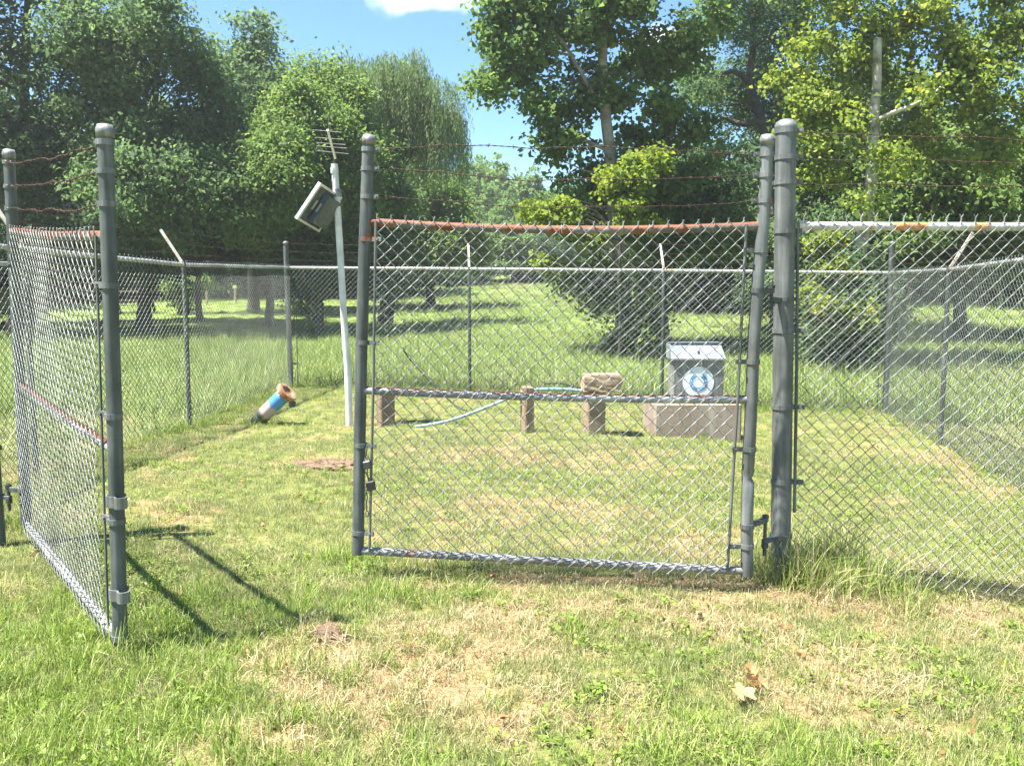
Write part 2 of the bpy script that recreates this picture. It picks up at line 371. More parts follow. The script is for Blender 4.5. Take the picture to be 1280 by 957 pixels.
M['grass_long'] = grass_mat('long_grass', [(0, (.12, .19, .028)), (.5, (.23, .34, .05)), (1, (.37, .46, .10))], None, DRY)
M['grass_field'] = grass_mat('meadow_grass', [(0, (.14, .21, .05)), (.5, (.25, .34, .08)), (1, (.36, .43, .13))], None, DRY)

# dryness map: straw patches as they lie on the ground (x, y, radius x, radius y, strength)
_patch = []
for (px, py, rx, ry, s) in [
        (430, 830, .42, .30, .8), (560, 800, .50, .28, .65), (660, 770, .45, .22, .55), (760, 728, .9, .10, .9), (860, 670, .22, .45, .6),
        (1050, 745, .45, .16, .9), (1180, 765, .5, .14, .9), (1260, 775, .5, .14, .7), (350, 930, .25, .16, .5), (640, 900, .5, .18, .45), (1000, 900, .2, .15, .2),
        (405, 582, .45, .35, .9), (680, 570, 1.2, .5, .55), (760, 560, .5, .25, .6), (600, 735, .5, .1, .5), (880, 775, .3, .15, .4),
        (1090, 537, .35, .35, .6), (1180, 575, .3, .6, .7), (1230, 610, .3, .5, .6), (280, 497, .7, .5, .6), (175, 498, .5, .5, .5), (165, 560, .25, .4, .6),
        (230, 650, .35, .3, .5), (700, 640, 1.0, .5, .35), (790, 430, 2.2, 1.5, .0), (230, 560, .3, .8, .3), (30, 590, .3, .6, .6), (480, 870, .4, .2, .6)]:
    p = gnd(px, py); _patch.append((p.x, p.y, rx, ry, s))
def dryness(x, y):
    d = 0 * x
    for (cx, cy_, rx, ry, s) in _patch:
        d = np.maximum(d, s * np.exp(-(((x - cx) / rx) ** 2 + ((y - cy_) / ry) ** 2)))
    n = fbm(x * 2.1, y * 2.1, 3, 4); n2 = fbm(x * 9, y * 9, 23, 3)
    base = np.clip((n - .46) * 1.3, 0, .4)
    base = base * np.where((x < -.5) & (y < 4.4), .35, 1.0)
    inn = np.where(y > 5.2, .48, .84); return np.clip(d * inn * (.35 + 1.3 * n2) + base * inn + (n2 - .5) * .6 + .03, 0, 1.0)

# ------------------------------------------------------------------ ground
def ground():
    xs = np.unique(np.concatenate([np.linspace(-320, -40, 12), np.linspace(-40, -9, 40), np.linspace(-9, 9, 260), np.linspace(9, 40, 40), np.linspace(40, 320, 12)]))
    ys = np.unique(np.concatenate([np.linspace(-60, -2, 8), np.linspace(-2, 16, 260), np.linspace(16, 60, 80), np.linspace(60, 420, 30)]))
    X, Y = np.meshgrid(xs, ys); Z = gz(X, Y)
    nx, ny = len(xs), len(ys)
    V = np.stack([X, Y, Z], -1).reshape(-1, 3)
    i = np.arange(nx - 1)[None, :] + np.arange(ny - 1)[:, None] * nx
    Fq = np.stack([i, i + 1, i + 1 + nx, i + nx], -1).reshape(-1, 4)
    me = bpy.data.meshes.new('ground'); me.from_pydata(V.tolist(), [], Fq.tolist())
    me.polygons.foreach_set('use_smooth', np.ones(len(Fq), bool))
    at_ = me.attributes.new('dry', 'FLOAT', 'POINT'); at_.data.foreach_set('value', dryness(V[:, 0], V[:, 1]).astype(np.float32))
    m, t, b = mat('turf_and_soil')
    g = nd(t, 'ShaderNodeNewGeometry'); a = nd(t, 'ShaderNodeAttribute', attribute_name='dry')
    n1 = noise(t, 40, 6, .7, g.outputs['Position']); n2 = noise(t, 300, 3, .6, g.outputs['Position']); n3 = noise(t, 2.5, 4, .6, g.outputs['Position'])
    r1 = ramp(t, [(.3, (.10, .12, .03)), (.5, (.17, .19, .055)), (.7, (.27, .26, .10))]); t.links.new(n1.outputs['Fac'], r1.inputs['Fac'])
    r2 = ramp(t, [(.3, (.20, .12, .06)), (.5, (.34, .23, .12)), (.72, (.48, .36, .20))]); t.links.new(n1.outputs['Fac'], r2.inputs['Fac'])
    ad = nd(t, 'ShaderNodeMath', operation='MULTIPLY_ADD'); t.links.new(n3.outputs['Fac'], ad.inputs[0]); ad.inputs[1].default_value = .4
    t.links.new(a.outputs['Fac'], ad.inputs[2])
    col = mixc(t, mixf(t, ad.outputs[0], .3, .65, 1), r1.outputs['Color'], r2.outputs['Color'])
    # far field goes by plain green
    sx = nd(t, 'ShaderNodeSeparateXYZ'); t.links.new(g.outputs['Position'], sx.inputs['Vector'])
    rf = ramp(t, [(.3, (.14, .21, .05)), (.7, (.25, .33, .08))]); t.links.new(n3.outputs['Fac'], rf.inputs['Fac'])
    col = mixc(t, mixf(t, sx.outputs['Y'], 14, 17, 1), col, rf.outputs['Color'])
    t.links.new(col, b.inputs['Base Color']); b.inputs['Roughness'].default_value = .95; b.inputs['Specular IOR Level'].default_value = .1
    bumpn(t, b, n2.outputs['Fac'], .8, .01)
    me.materials.append(m); o = bpy.data.objects.new('ground', me); COL.objects.link(o)
    tag(o, kind='structure'); o['label'] = 'uneven grassy ground with worn tan patches rising to a meadow'
ground()

# ------------------------------------------------------------------ chain link
def chainlink(P00, P10, P01, P11, side, r=.0022, nside=4, dia=.0715, detail=3, sag=0.0, knuckle=.0, wob=.0, seed=0, depth=.0045, tops=0.0):
    """wires of a chain-link panel between four corners; side = unit vector to the weave's front"""
    P00, P10, P01, P11 = [np.array(tuple(p)) for p in (P00, P10, P01, P11)]; side = np.array(tuple(side))
    Lw = (np.linalg.norm(P10 - P00) + np.linalg.norm(P11 - P01)) / 2; H = (np.linalg.norm(P01 - P00) + np.linalg.norm(P11 - P10)) / 2
    A = dia / 2; nw = max(2, int(round(Lw / A)) - 1); nh = max(2, int(round(H / A)))
    rng = np.random.RandomState(seed + 5)
    # profile of one wire in (u offset, height index, depth)
    hs = []; us = []; ds = []
    for k in range(nh):
        s0 = 1 if k % 2 == 0 else -1      # going from -s0 to s0
        fr = [0, .1, .5, .9] if detail == 3 else ([0, .12, .88] if detail == 2 else [0])
        for f in fr:
            hs.append(k + f)
            u = -s0 + 2 * s0 * f
            if detail > 1: u = -s0 + 2 * s0 * (f if f in (0, .5) else (f + .0))
            us.append(u); ds.append((1 if s0 > 0 else -1) * (0 if f == 0 else 1))
    hs.append(nh); us.append(-1 if nh % 2 == 0 else 1); ds.append(0)
    hs = np.array(hs) / nh; us = np.array(us); ds = np.array(ds, float)
    m = len(hs)
    V = []; F_ = []; ang = np.arange(nside) * 2 * math.pi / nside + .4
    base_f = [(i * nside + k, i * nside + (k + 1) % nside, (i + 1) * nside + (k + 1) % nside, (i + 1) * nside + k) for i in range(m - 1) for k in range(nside)]
    base_f = np.array(base_f)
    up = (P01 - P00) / np.linalg.norm(P01 - P00)
    allv = []; allf = []
    off = 0
    for j in range(nw):
        uc = (j + 1) / (nw + 1.0)
        flip = 1 if j % 2 == 0 else -1
        u = uc + us * flip * (A * .54) / Lw
        # neighbour wires are mirrored in phase by half a diamond: achieved by alternating start
        v = hs
        P = (P00 * (1 - u)[:, None] + P10 * u[:, None]) * (1 - v)[:, None] + (P01 * (1 - u)[:, None] + P11 * u[:, None]) * v[:, None]
        P[:, 2] -= sag * 4 * u * (1 - u) * v
        w = wob * (vnoise(u * Lw * 1.5 + seed, v * H * 1.5 + seed, 77) - .5)
        U_ = (P10 - P00) / np.linalg.norm(P10 - P00)
        P = P + U_ * (.016 * (fbm(u * Lw * 3 + seed, v * H * 3, 55, 2) - .5))[:, None] + up * (.020 * (fbm(u * Lw * 2.5 + seed, v * H * 2.5, 56, 2) - .5))[:, None]
        P = P + side * (ds * flip * depth + w)[:, None]
        T = np.gradient(P, axis=0); T /= np.linalg.norm(T, axis=1)[:, None]
        n1_ = side - T * (T @ side)[:, None]; n1_ /= np.linalg.norm(n1_, axis=1)[:, None]; n2_ = np.cross(T, n1_)
        R_ = P[:, None, :] + r * (np.cos(ang)[None, :, None] * n1_[:, None, :] + np.sin(ang)[None, :, None] * n2_[:, None, :])
        allv.append(R_.reshape(-1, 3)); allf.append(base_f + off); off += m * nside
    mb = MB(); VV = np.concatenate(allv); FF = np.concatenate(allf)
    mb.v.append(VV); mb.f = [tuple(q) for q in FF.tolist()]; mb.n = len(VV); mb.sm = [True] * len(FF)
    # twisted ends standing above the rail
    if knuckle > 0:
        for j in range(0, nw + 1, 2):
            uc = (j + .5) / (nw + 1.0)
            p = P01 * (1 - uc) + P11 * uc; p = p - np.array([0, 0, sag * 4 * uc * (1 - uc)])
            al = (P11 - P01) / np.linalg.norm(P11 - P01)
            q = p + up * knuckle * .55
            mb.tube([p - up * .01, q], r * 1.6, 4, smooth=True)
            k1 = rng.uniform(.7, 1.1)
            mb.tube([q - up * .002, q + (al * .35 + up * .5) * knuckle * k1], r, 4)
            mb.tube([q - up * .002, q + (-al * .35 + up * .5) * knuckle * k1], r, 4)
    return mb

def lerp(a, b, t): return Vector(a) * (1 - t) + Vector(b) * t
def barbed(p0, p1, sag=.03, r=.0015, seed=0, step=.12, twin=True, shape=None, n=60):
    rng = random.Random(seed); mb = MB(); p0 = Vector(p0); p1 = Vector(p1); Ln = (p1 - p0).length
    ph = rng.uniform(0, 9)
    def P(t):
        p = lerp(p0, p1, t); p.z -= sag * 4 * t * (1 - t)
        if shape: p.z += shape(t)
        p.z += .020 * (float(vnoise(t * Ln * 2.3 + ph, ph, 9)) - .5) + .012 * (float(vnoise(t * Ln * 9 + ph, ph, 19)) - .5); p.y += .02 * (float(vnoise(t * Ln * 3 + ph, ph + 5, 9)) - .5); return p
    N = int(Ln / .012) if twin else n
    for s in ((0, math.pi) if twin else (None,)):
        pts = []
        for i in range(N + 1):
            t = i / N; p = P(t)
            if s is not None:
                a = t * Ln / .035 * math.pi * 2 * .5 + s; p = p + Vector((0, math.cos(a), math.sin(a))) * r * 1.15
            pts.append(p)
        mb.tube(pts, r, 4, smooth=True)
    k = int(Ln / step)
    for i in range(k):
        t = (i + .5) / k; p = P(t); a = rng.uniform(0, math.pi)
        for q in range(2):
            aa = a + q * 1.5 ; d = Vector((rng.uniform(-.5, .5), math.cos(aa), math.sin(aa))).normalized() * .014
            mb.tube([p - d, p + d], r * .9, 3)
        mb.tube([P(max(0, t - .005 / Ln)), P(min(1, t + .005 / Ln))], r * 2.6, 5)
    return mb
def band(c, axis, r, h=.022, arm=None, arm_len=.06, n=16):
    mb = MB(); a = Vector(axis).normalized()
    mb.lathe(Vector(c) - a * h / 2, a, [(0, r), (0, r + .005), (h, r + .005), (h, r)], n)
    if arm is not None:
        d = Vector(arm).normalized(); s = a.cross(d)
        mb.box(Vector(c) + d * (r + arm_len / 2), (arm_len / 2 + .004, .006, h / 2), (d, s, a))
        mb.tube([Vector(c) + d * (r + arm_len * .72) - s * .016, Vector(c) + d * (r + arm_len * .72) + s * .016], .007, 6)
    return mb
def dome(c, axis, r, n=18):
    mb = MB(); mb.lathe(c, axis, [(-.035, r + .004), (0, r + .004), (0.002, r + .001), (.012, r * .97), (r * .30, r * .86), (r * .48, r * .58), (r * .56, r * .18)], n); 
    mb.sm = [True] * len(mb.sm); return mb
def tie(p, axis, r, n=8):
    mb = MB(); a = Vector(axis).normalized(); u = a.cross(Vector((0, 0, 1))).normalized(); w = a.cross(u)
    pts = [Vector(p) + a * (.012 * k / 8 - .006) + (u * math.cos(k * .785) + w * math.sin(k * .785)) * (r + .003) for k in range(10)]
    mb.tube(pts, .002, 4); return mb

# ------------------------------------------------------------------ left gate, swung open towards the camera
def gate(root, A, B, face, rails, rr, mats, sags, bar_in=.07, bands=(), arm_dir=None, mid_bend=None, seed=1, wire=.0024):
    """A: (bottom, top) of the first upright, B of the second; rails: list of (zfracA point, zfracB point)"""
    U = (Vector(B[0]) - Vector(A[0])).normalized()
    return U

gA = (gnd(157, 800), at(131, 163, gnd(157, 815).y))        # free end upright (bottom, top)
YA = gnd(150, 815).y
A0, A1 = at(151, 824, YA), at(131, 160, YA)
YB = 5.22
B0, B1 = at(33, 655, YB), at(11, 190, YB)
g1 = empty('chain_link_gate', (A0.x, A0.y, A0.z), 'open chain-link gate leaf on the left swung toward the viewer, rusty top rail', 'gate')
fz = (B0 - A0).cross(Vector((0, 0, 1))).normalized()
if fz.x < 0: fz = -fz       # the side that faces the sun / away from camera
U1 = (B1 - A1).normalized()
def up1(frac, A=True):
    return lerp(A0, A1, frac) if A else lerp(B0, B1, frac)
MB().tube([A0, lerp(A0, A1, .5) + Vector((.004, 0, 0)), A1], .0302, 18).build('end_post', M['galv_old'], g1)
MB().tube([B0, B1], .0302, 16).build('end_post', M['galv_old'], g1)
dome(A1, A1 - A0, .0302).build('post_cap', M['cap'], g1); dome(B1, B1 - B0, .0302).build('post_cap', M['cap'], g1)
def onpost(P0, P1, pytarget, Y):
    # fraction up the upright that stands at photograph height
    y0 = lambda t: (lambda p: CY - F_PX * ((p.z - CAM_Z) * math.cos(PITCH) + p.y * math.sin(PITCH)) / (p.y * math.cos(PITCH) - (p.z - CAM_Z) * math.sin(PITCH)))(lerp(P0, P1, t))
    lo, hi = 0, 1
    for _ in range(30):
        m = (lo + hi) / 2
        if y0(m) > pytarget: lo = m
        else: hi = m
    return lerp(P0, P1, lo)
ra = onpost(A0, A1, 295, YA); rb = onpost(B0, B1, 289, YB)
ma = onpost(A0, A1, 562, YA); mb_ = onpost(B0, B1, 482, YB)
ba = onpost(A0, A1, 800, YA); bb = onpost(B0, B1, 655, YB)
MB().tube([ra, lerp(ra, rb, .5) - Vector((0, 0, .012)), rb], .021, 14).build('top_rail', M['rail_rust'], g1)
MB().tube([ma, lerp(ma, mb_, .5) - Vector((0, 0, .01)), mb_], .021, 14).build('middle_rail', M['rail_toprust'], g1)
MB().tube([ba, bb], .021, 14).build('bottom_rail', M['galv_bright'], g1)
camside1 = -fz
o = chainlink(lerp(ba, bb, .045) + camside1 * .026 - Vector((0, 0, .03)), lerp(ba, bb, .97) + camside1 * .026 - Vector((0, 0, .03)), lerp(ra, rb, .045) + camside1 * .026 + Vector((0, 0, .015)), lerp(ra, rb, .97) + camside1 * .026 + Vector((0, 0, .015)),
          camside1, r=.0021, nside=5, detail=3, knuckle=.02, wob=.035, sag=.01, seed=3).build('chain_link_mesh', M['wire'], g1); o['kind'] = 'stuff'
for (s, e) in ((.045, 0), (.965, 1)):
    MB().box((lerp(ba, bb, s) + lerp(ra, rb, s)) / 2 + camside1 * .024, (.009, .0035, (lerp(ra, rb, s) - lerp(ba, bb, s)).length / 2), (U1, camside1, (lerp(ra, rb, s) - lerp(ba, bb, s)).normalized())).build('tension_bar', M['galv_old'], g1)
axA = (A1 - A0).normalized(); axB = (B1 - B0).normalized()
for py in (178, 214, 255):
    band(onpost(A0, A1, py, YA), axA, .0302, arm=(U1 + camside1 * .3), arm_len=.03).build('barb_band', M['galv'], g1)
for py in (203, 233, 261):
    band(onpost(B0, B1, py, YB), axB, .0302, arm=(-U1 + camside1 * .3), arm_len=.03).build('barb_band', M['galv'], g1)
for py in (357, 520, 651, 796):
    band(onpost(A0, A1, py, YA), axA, .0302, arm=(U1 + camside1 * .35), arm_len=.06).build('tension_band', M['galv'], g1)
for py in (330, 430, 540, 625):
    band(onpost(B0, B1, py, YB), axB, .0302, arm=(-U1 + camside1 * .35), arm_len=.06).build('tension_band', M['galv_old'], g1)
for i, ((pa, pb), sg) in enumerate((((181, 202), .02), ((214, 233), .015), ((256, 260), .018))):
    pA = onpost(A0, A1, pa, YA) + U1 * .045 + camside1 * .01; pB = onpost(B0, B1, pb, YB) - U1 * .045 + camside1 * .01
    barbed(pA, pB, sg, .0019, seed=i + 4, step=.11).build('barbed_wire', M['barb'], g1)
# latch forks on the free end, open side to the right
for py in (625, 741):
    c = onpost(A0, A1, py, YA); f = MB(); n_ = 14
    ex = Vector((1, -.75, 0)).normalized(); ey = Vector((.75, 1, 0)).normalized(); hh = .023
    path = []
    for k in range(11):
        t = R(60 + 240 * k / 10); path.append(ex * math.cos(t) * .036 + ey * math.sin(t) * .036)
    tail = [ex * (.018 + .0) + ey * -.031]
    pts2 = [ex * .030 + ey * -.024]
    for k in range(9):
        t = R(215 + 215 * k / 8); pts2.append(ex * (.056 + .022 * math.cos(t)) + ey * (-.012 + .022 * math.sin(t)))
    full = path + pts2
    V = []; 
    for i_, p in enumerate(full):
        q = full[min(i_ + 1, len(full) - 1)] - full[max(i_ - 1, 0)]; nn = Vector((q.y, -q.x, 0)).normalized() * .0035
        for dz in (-hh, hh):
            V += [c + p + nn + Vector((0, 0, dz)), c + p - nn + Vector((0, 0, dz))]
    fs = []
    for i_ in range(len(full) - 1):
        a = i_ * 4; b_ = a + 4
        fs += [(a, b_, b_ + 2, a + 2), (a + 1, a + 3, b_ + 3, b_ + 1), (a, a + 1, b_ + 1, b_), (a + 2, b_ + 2, b_ + 3, a + 3)]
    fs += [(0, 2, 3, 1), (len(V) - 4, len(V) - 3, len(V) - 1, len(V) - 2)]
    f.add([tuple(v) for v in V], fs).build('latch_fork', M['cap'], g1)
for t in (.2, .4, .6, .8):
    for (p, q) in ((ra, rb), (ma, mb_), (ba, bb)):
        tie(lerp(p, q, t), q - p, .021).build('tie_wire', M['galv_bright'], g1)

# left hinge post, at the edge of the picture
hp = gnd(-4, 682); hp = Vector((hp.x, hp.y, float(gz(hp.x, hp.y)) - .1))
hroot = empty('gate_post', hp, 'thick gate post at the left edge carrying the open gate leaf', 'post', 'thick gate posts')
htop = Vector((hp.x - .03, hp.y, 2.4))
MB().tube([hp, htop], .051, 20).build('post', M['galv_old'], hroot)
dome(htop, (0, 0, 1), .051).build('post_cap', M['cap'], hroot)
for py in (250, 420, 560): band(Vector((hp.x, hp.y, at(0, py, hp.y).z)), (0, 0, 1), .051).build('post_band', M['galv_old'], hroot)
def hinge(parent, pg, pp, rg, rp, flip=1):
    """gate strap, post strap and pin; pg on the gate upright, pp on the post"""
    d = Vector((pp.x - pg.x, pp.y - pg.y, 0)); L_ = d.length; d.normalize(); s = Vector((-d.y, d.x, 0))
    mid = Vector((pg.x, pg.y, 0)) + d * (L_ * .52); z0 = pg.z; z1 = pp.z
    a = MB(); a.lathe(Vector((pg.x, pg.y, z0 - .011)), (0, 0, 1), [(0, rg), (0, rg + .006), (.022, rg + .006), (.022, rg)], 16)
    a.box((mid + Vector((pg.x, pg.y, 0)) + d * rg) / 2 + Vector((0, 0, z0)), ((mid - Vector((pg.x, pg.y, 0))).length / 2 - rg / 2 + .015, .011, .014), (d, s, (0, 0, 1)), .003)
    a.build('hinge_strap', M['galv_old'], parent)
    b_ = MB(); b_.lathe(Vector((pp.x, pp.y, z1 - .010)), (0, 0, 1), [(0, rp), (0, rp + .006), (.02, rp + .006), (.02, rp)], 16)
    e = Vector((pp.x, pp.y, 0)) - d * rp
    b_.box((mid + e) / 2 + Vector((0, 0, z1)), ((e - mid).length / 2 + .012, .014, .012), (d, s, (0, 0, 1)), .003)
    b_.build('hinge_strap', M['galv_old'], parent)
    c_ = MB(); zt, zb = max(z0, z1), min(z0, z1)
    c_.tube([mid + Vector((0, 0, zt + .03)), mid + Vector((0, 0, zb - .075))], .0095, 8)
    c_.tube([mid + Vector((0, 0, zt + .012)), mid + Vector((0, 0, zt + .026))], .018, 6); c_.tube([mid + Vector((0, 0, zb - .012)), mid + Vector((0, 0, zb - .034))], .018, 6)
    c_.build('hinge_pin', M['dark_iron'], parent)
for py in (330, 612):
    hinge(hroot, onpost(B0, B1, py, YB), Vector((hp.x, hp.y, onpost(B0, B1, py, YB).z - .05)), .0302, .051)

# ------------------------------------------------------------------ right gate leaf, nearly closed
YL, YR = 4.66, 4.47
C0, C1 = at(447.5, 692, YL), at(461, 172, YL)
g2 = empty('chain_link_gate', C0, 'sagging chain-link gate leaf in the centre, nearly closed, hung on the thick post', 'gate')
MB().tube([C0, at(449.5, 560, YL), at(452, 430, YL), at(456, 300, YL), C1], .0302, 18).build('end_post', M['galv_old'], g2)
dome(C1, C1 - C0, .0302).build('post_cap', M['cap'], g2)
Dpts = [at(933.5, 719, YR), at(934, 640, YR), at(935, 604, YR), at(933.2, 597, YR + .008), at(934.8, 590, YR), at(938, 530, YR), at(942, 430, YR), at(947.5, 350, YR), at(954, 280, YR), at(957, 230, YR), at(959, 172, YR)]
MB().tube(Dpts, [.0302, .0302, .0302, .0255, .0302] + [.0302] * 6, 18).build('end_post', M['galv'], g2)
dome(Dpts[-1], Dpts[-1] - Dpts[-2], .0302).build('post_cap', M['cap'], g2)
def Dat(py):
    pts = Dpts
    for i in range(len(pts) - 1):
        a, b_ = pts[i], pts[i + 1]
        ya = CY - F_PX * ((a.z - CAM_Z) * math.cos(PITCH) + a.y * math.sin(PITCH)) / (a.y * math.cos(PITCH) - (a.z - CAM_Z) * math.sin(PITCH))
        yb = CY - F_PX * ((b_.z - CAM_Z) * math.cos(PITCH) + b_.y * math.sin(PITCH)) / (b_.y * math.cos(PITCH) - (b_.z - CAM_Z) * math.sin(PITCH))
        if ya >= py >= yb: return lerp(a, b_, (ya - py) / (ya - yb))
    return pts[-1]
def Cat(py): return onpost(C0, C1, py, YL)
def rail(p, q, bend, r, m_, name, parent, n=12):
    pts = [lerp(p, q, k / n) - Vector((0, 0, bend * 4 * (k / n) * (1 - k / n))) for k in range(n + 1)]
    return MB().tube(pts, r, 14).build(name, m_, parent)
tl, tr_ = Cat(277), Dat(282); ml, mr_ = Cat(487.5), Dat(499); bl, br = Cat(687.5), Dat(713)
rail(tl, tr_, .030, .0205, M['rail_rust'], 'top_rail', g2)
rail(ml, mr_, .012, .021, M['rail_toprust'], 'middle_rail', g2)
rail(bl, br, .002, .021, M['galv_bright'], 'bottom_rail', g2)
f2 = (tr_ - tl).cross(Vector((0, 0, 1))).normalized()
if f2.y > 0: f2 = -f2
U2 = (tr_ - tl).normalized()
dn = Vector((0, 0, -.018)); upv = Vector((0, 0, .022))
o = chainlink(lerp(bl, br, .035) + f2 * .027 + dn, lerp(bl, br, .955) + f2 * .027 + dn, lerp(tl, tr_, .022) + f2 * .027 + upv, lerp(tl, tr_, .96) + f2 * .027 + upv,
          f2, r=.0023, nside=5, detail=3, knuckle=.018, sag=.03, wob=.035, seed=8).build('chain_link_mesh', M['wire'], g2); o['kind'] = 'stuff'
for s, s2 in ((.027, .033), (.958, .95)):
    a, b_ = lerp(bl, br, s2), lerp(tl, tr_, s)
    MB().tube([a + f2 * .022, lerp(a, b_, .5) + f2 * .024 + U2 * .004, b_ + f2 * .022], .0075, 6).build('tension_bar', M['galv'], g2)
axC = (C1 - C0).normalized()
for py in (187, 211, 246): band(Cat(py), axC, .0302, arm=U2 + f2 * .2, arm_len=.028).build('barb_band', M['galv'], g2)
for py in (193, 219, 251): band(Dat(py), (0, 0, 1), .0302, arm=-U2 + f2 * .2, arm_len=.028).build('barb_band', M['galv'], g2)
for py in (299, 428, 556, 665): band(Cat(py), axC, .0302, arm=U2 + f2 * .3, arm_len=.055).build('tension_band', M['galv'], g2)
for py in (313, 452, 561, 682): band(Dat(py), (0.02, 0, 1), .0302, arm=-U2 + f2 * .3, arm_len=.055).build('tension_band', M['galv'], g2)
barbed(Cat(183) + U2 * .05, Dat(193) - U2 * .05, 0, .0015, 11, shape=lambda t: .028 * math.sin(math.pi * t) - .01).build('barbed_wire', M['barb'], g2)
barbed(Cat(209) + U2 * .05, Dat(219) - U2 * .05, .04, .0015, 12).build('barbed_wire', M['barb'], g2)
barbed(Cat(244) + U2 * .05, Dat(250) - U2 * .05, .045, .0015, 13).build('barbed_wire', M['barb'], g2)
for t in (.12, .3, .5, .72, .88):
    for (p, q, sg) in ((tl, tr_, .03), (ml, mr_, .012), (bl, br, .002)):
        tie(lerp(p, q, t) - Vector((0, 0, sg * 4 * t * (1 - t))), q - p, .021).build('tie_wire', M['galv_bright'], g2)

# padlocks and chain hanging on the latch end of the gate
def padlock(c, s, m_, label):
    r_ = empty('padlock', c, label, 'padlock')
    MB().box(c - Vector((0, 0, .02)), (.02 * s, .011, .021 * s), ((.97, .1, .2), (0, 1, 0), (-.2, 0, .97)), .004).build('body', m_, r_)
    pts = [c + Vector((math.cos(t) * .013 * s, 0, math.sin(t) * .02 * s)) for t in [k * math.pi / 8 for k in range(9)]]
    MB().tube([pts[0] - Vector((0, 0, .012))] + pts + [pts[-1] - Vector((0, 0, .012))], .0035, 6).build('shackle', M['cap'], r_)
padlock(at(459, 576, YL - .04), 1.0, M['dark_iron'], 'upper dark padlock hanging by a grey shackle on the gate leaf edge')
padlock(at(463.5, 602, YL - .04), 1.15, M['black'], 'lower black padlock hanging at the end of the chain')
chn = MB(); cpts = [at(459, 556, YL - .035), at(458, 565, YL - .04), at(457, 577, YL - .04), at(458, 590, YL - .04), at(461, 600, YL - .04), at(457.5, 612, YL - .035), at(458, 630, YL - .035), at(459, 644, YL - .03)]
for i in range(len(cpts) - 1):
    a, b_ = cpts[i], cpts[i + 1]; k = max(1, int((b_ - a).length / .022))
    for j in range(k):
        p, q = lerp(a, b_, j / k), lerp(a, b_, (j + 1.25) / k); d = (q - p).normalized()
        s = d.cross(Vector((0, 1, 0))).normalized() if j % 2 else Vector((0, 1, 0))
        ring = [lerp(p, q, .5) + d * math.cos(t) * (q - p).length * .5 + s * math.sin(t) * .007 for t in [x * math.pi / 4 for x in range(9)]]
        chn.tube(ring, .0024, 4, caps=False)
single('chain', chn, M['dark_iron'], cpts[0], 'dark steel chain dangling beside the padlocks on the gate leaf', 'chain')

# ------------------------------------------------------------------ thick post between gate leaf and right panel
YP = 4.70
pb_ = at(975.5, 730, YP); pb_.z = float(gz(pb_.x, pb_.y)) - .1; pt = at(982.5, 156, YP)
pr = empty('gate_post', (pb_.x, pb_.y, pb_.z), 'thick grey gate post with domed cap right of centre, tall grass at its foot', 'post', 'thick gate posts')
MB().tube([pb_, lerp(pb_, pt, .5), pt], .0508, 24).build('post', M['galv'], pr)
dome(pt, pt - pb_, .0508, 24).build('post_cap', M['cap'], pr)
axP = (pt - pb_).normalized()
def Pat(py): return onpost(pb_, pt, py, YP)
for py in (164, 197, 228, 289, 413, 508, 601):
    arm = Vector((1, -.25, 0))
    ln = .03 if py < 240 else .055
    band(Pat(py), axP, .0508, arm=arm, arm_len=ln, h=.024, n=20).build('barb_band' if py < 240 else 'tension_band', M['galv'], pr)
hinge(pr, Dat(363), Pat(374), .0302, .0508); hinge(pr, Dat(657), Pat(669), .0302, .0508)

# ------------------------------------------------------------------ fences
def fence_post(root, base, top, r=.028, cap=True, n=12, m_='galv_old'):
    b0 = Vector(base) - Vector((0, 0, .1))
    MB().tube([b0, Vector(top)], r, n).build('fence_post', M[m_], root)
    if cap: dome(top, Vector(top) - b0, r, 12).build('post_cap', M['cap'], root)
def arm(root, p, q):
    mb = MB(); p = Vector(p); q = Vector(q); d = (q - p).normalized(); s = d.cross(Vector((0, 1, 0.01))).normalized(); w = d.cross(s)
    mb.box((p + q) / 2, ((q - p).length / 2, .014, .007), (d, s, w)).build('barb_arm', M['arm'], root)
def bay(root, p, q, zr0, zr1, side, seed, r=.0020, dia=.0715, nside=3, detail=2, knuckle=.022, mesh='wire_far', railm='rail_far', rr=.021, gap=.03):
    """p, q ground points (Vector), rail heights zr0, zr1"""
    side = Vector(side).normalized()
    g0 = float(gz(p.x, p.y)); g1_ = float(gz(q.x, q.y))
    a0 = Vector((p.x, p.y, g0 + gap)) + side * .03; b0 = Vector((q.x, q.y, g1_ + gap)) + side * .03
    a1 = Vector((p.x, p.y, zr0 + .02)) + side * .03; b1 = Vector((q.x, q.y, zr1 + .02)) + side * .03
    o = chainlink(a0, b0, a1, b1, side, r=r, nside=nside, detail=detail, dia=dia, knuckle=knuckle, seed=seed, depth=.004, wob=.015).build('chain_link_mesh', M[mesh], root); o['kind'] = 'stuff'
    MB().tube([Vector((p.x, p.y, zr0)), Vector((q.x, q.y, zr1))], rr, 10).build('top_rail', M[railm], root)
    for t in (.25, .5, .75):
        tie(lerp(Vector((p.x, p.y, zr0)), Vector((q.x, q.y, zr1)), t), q - p, rr).build('tie_wire', M['galv_bright'], root)

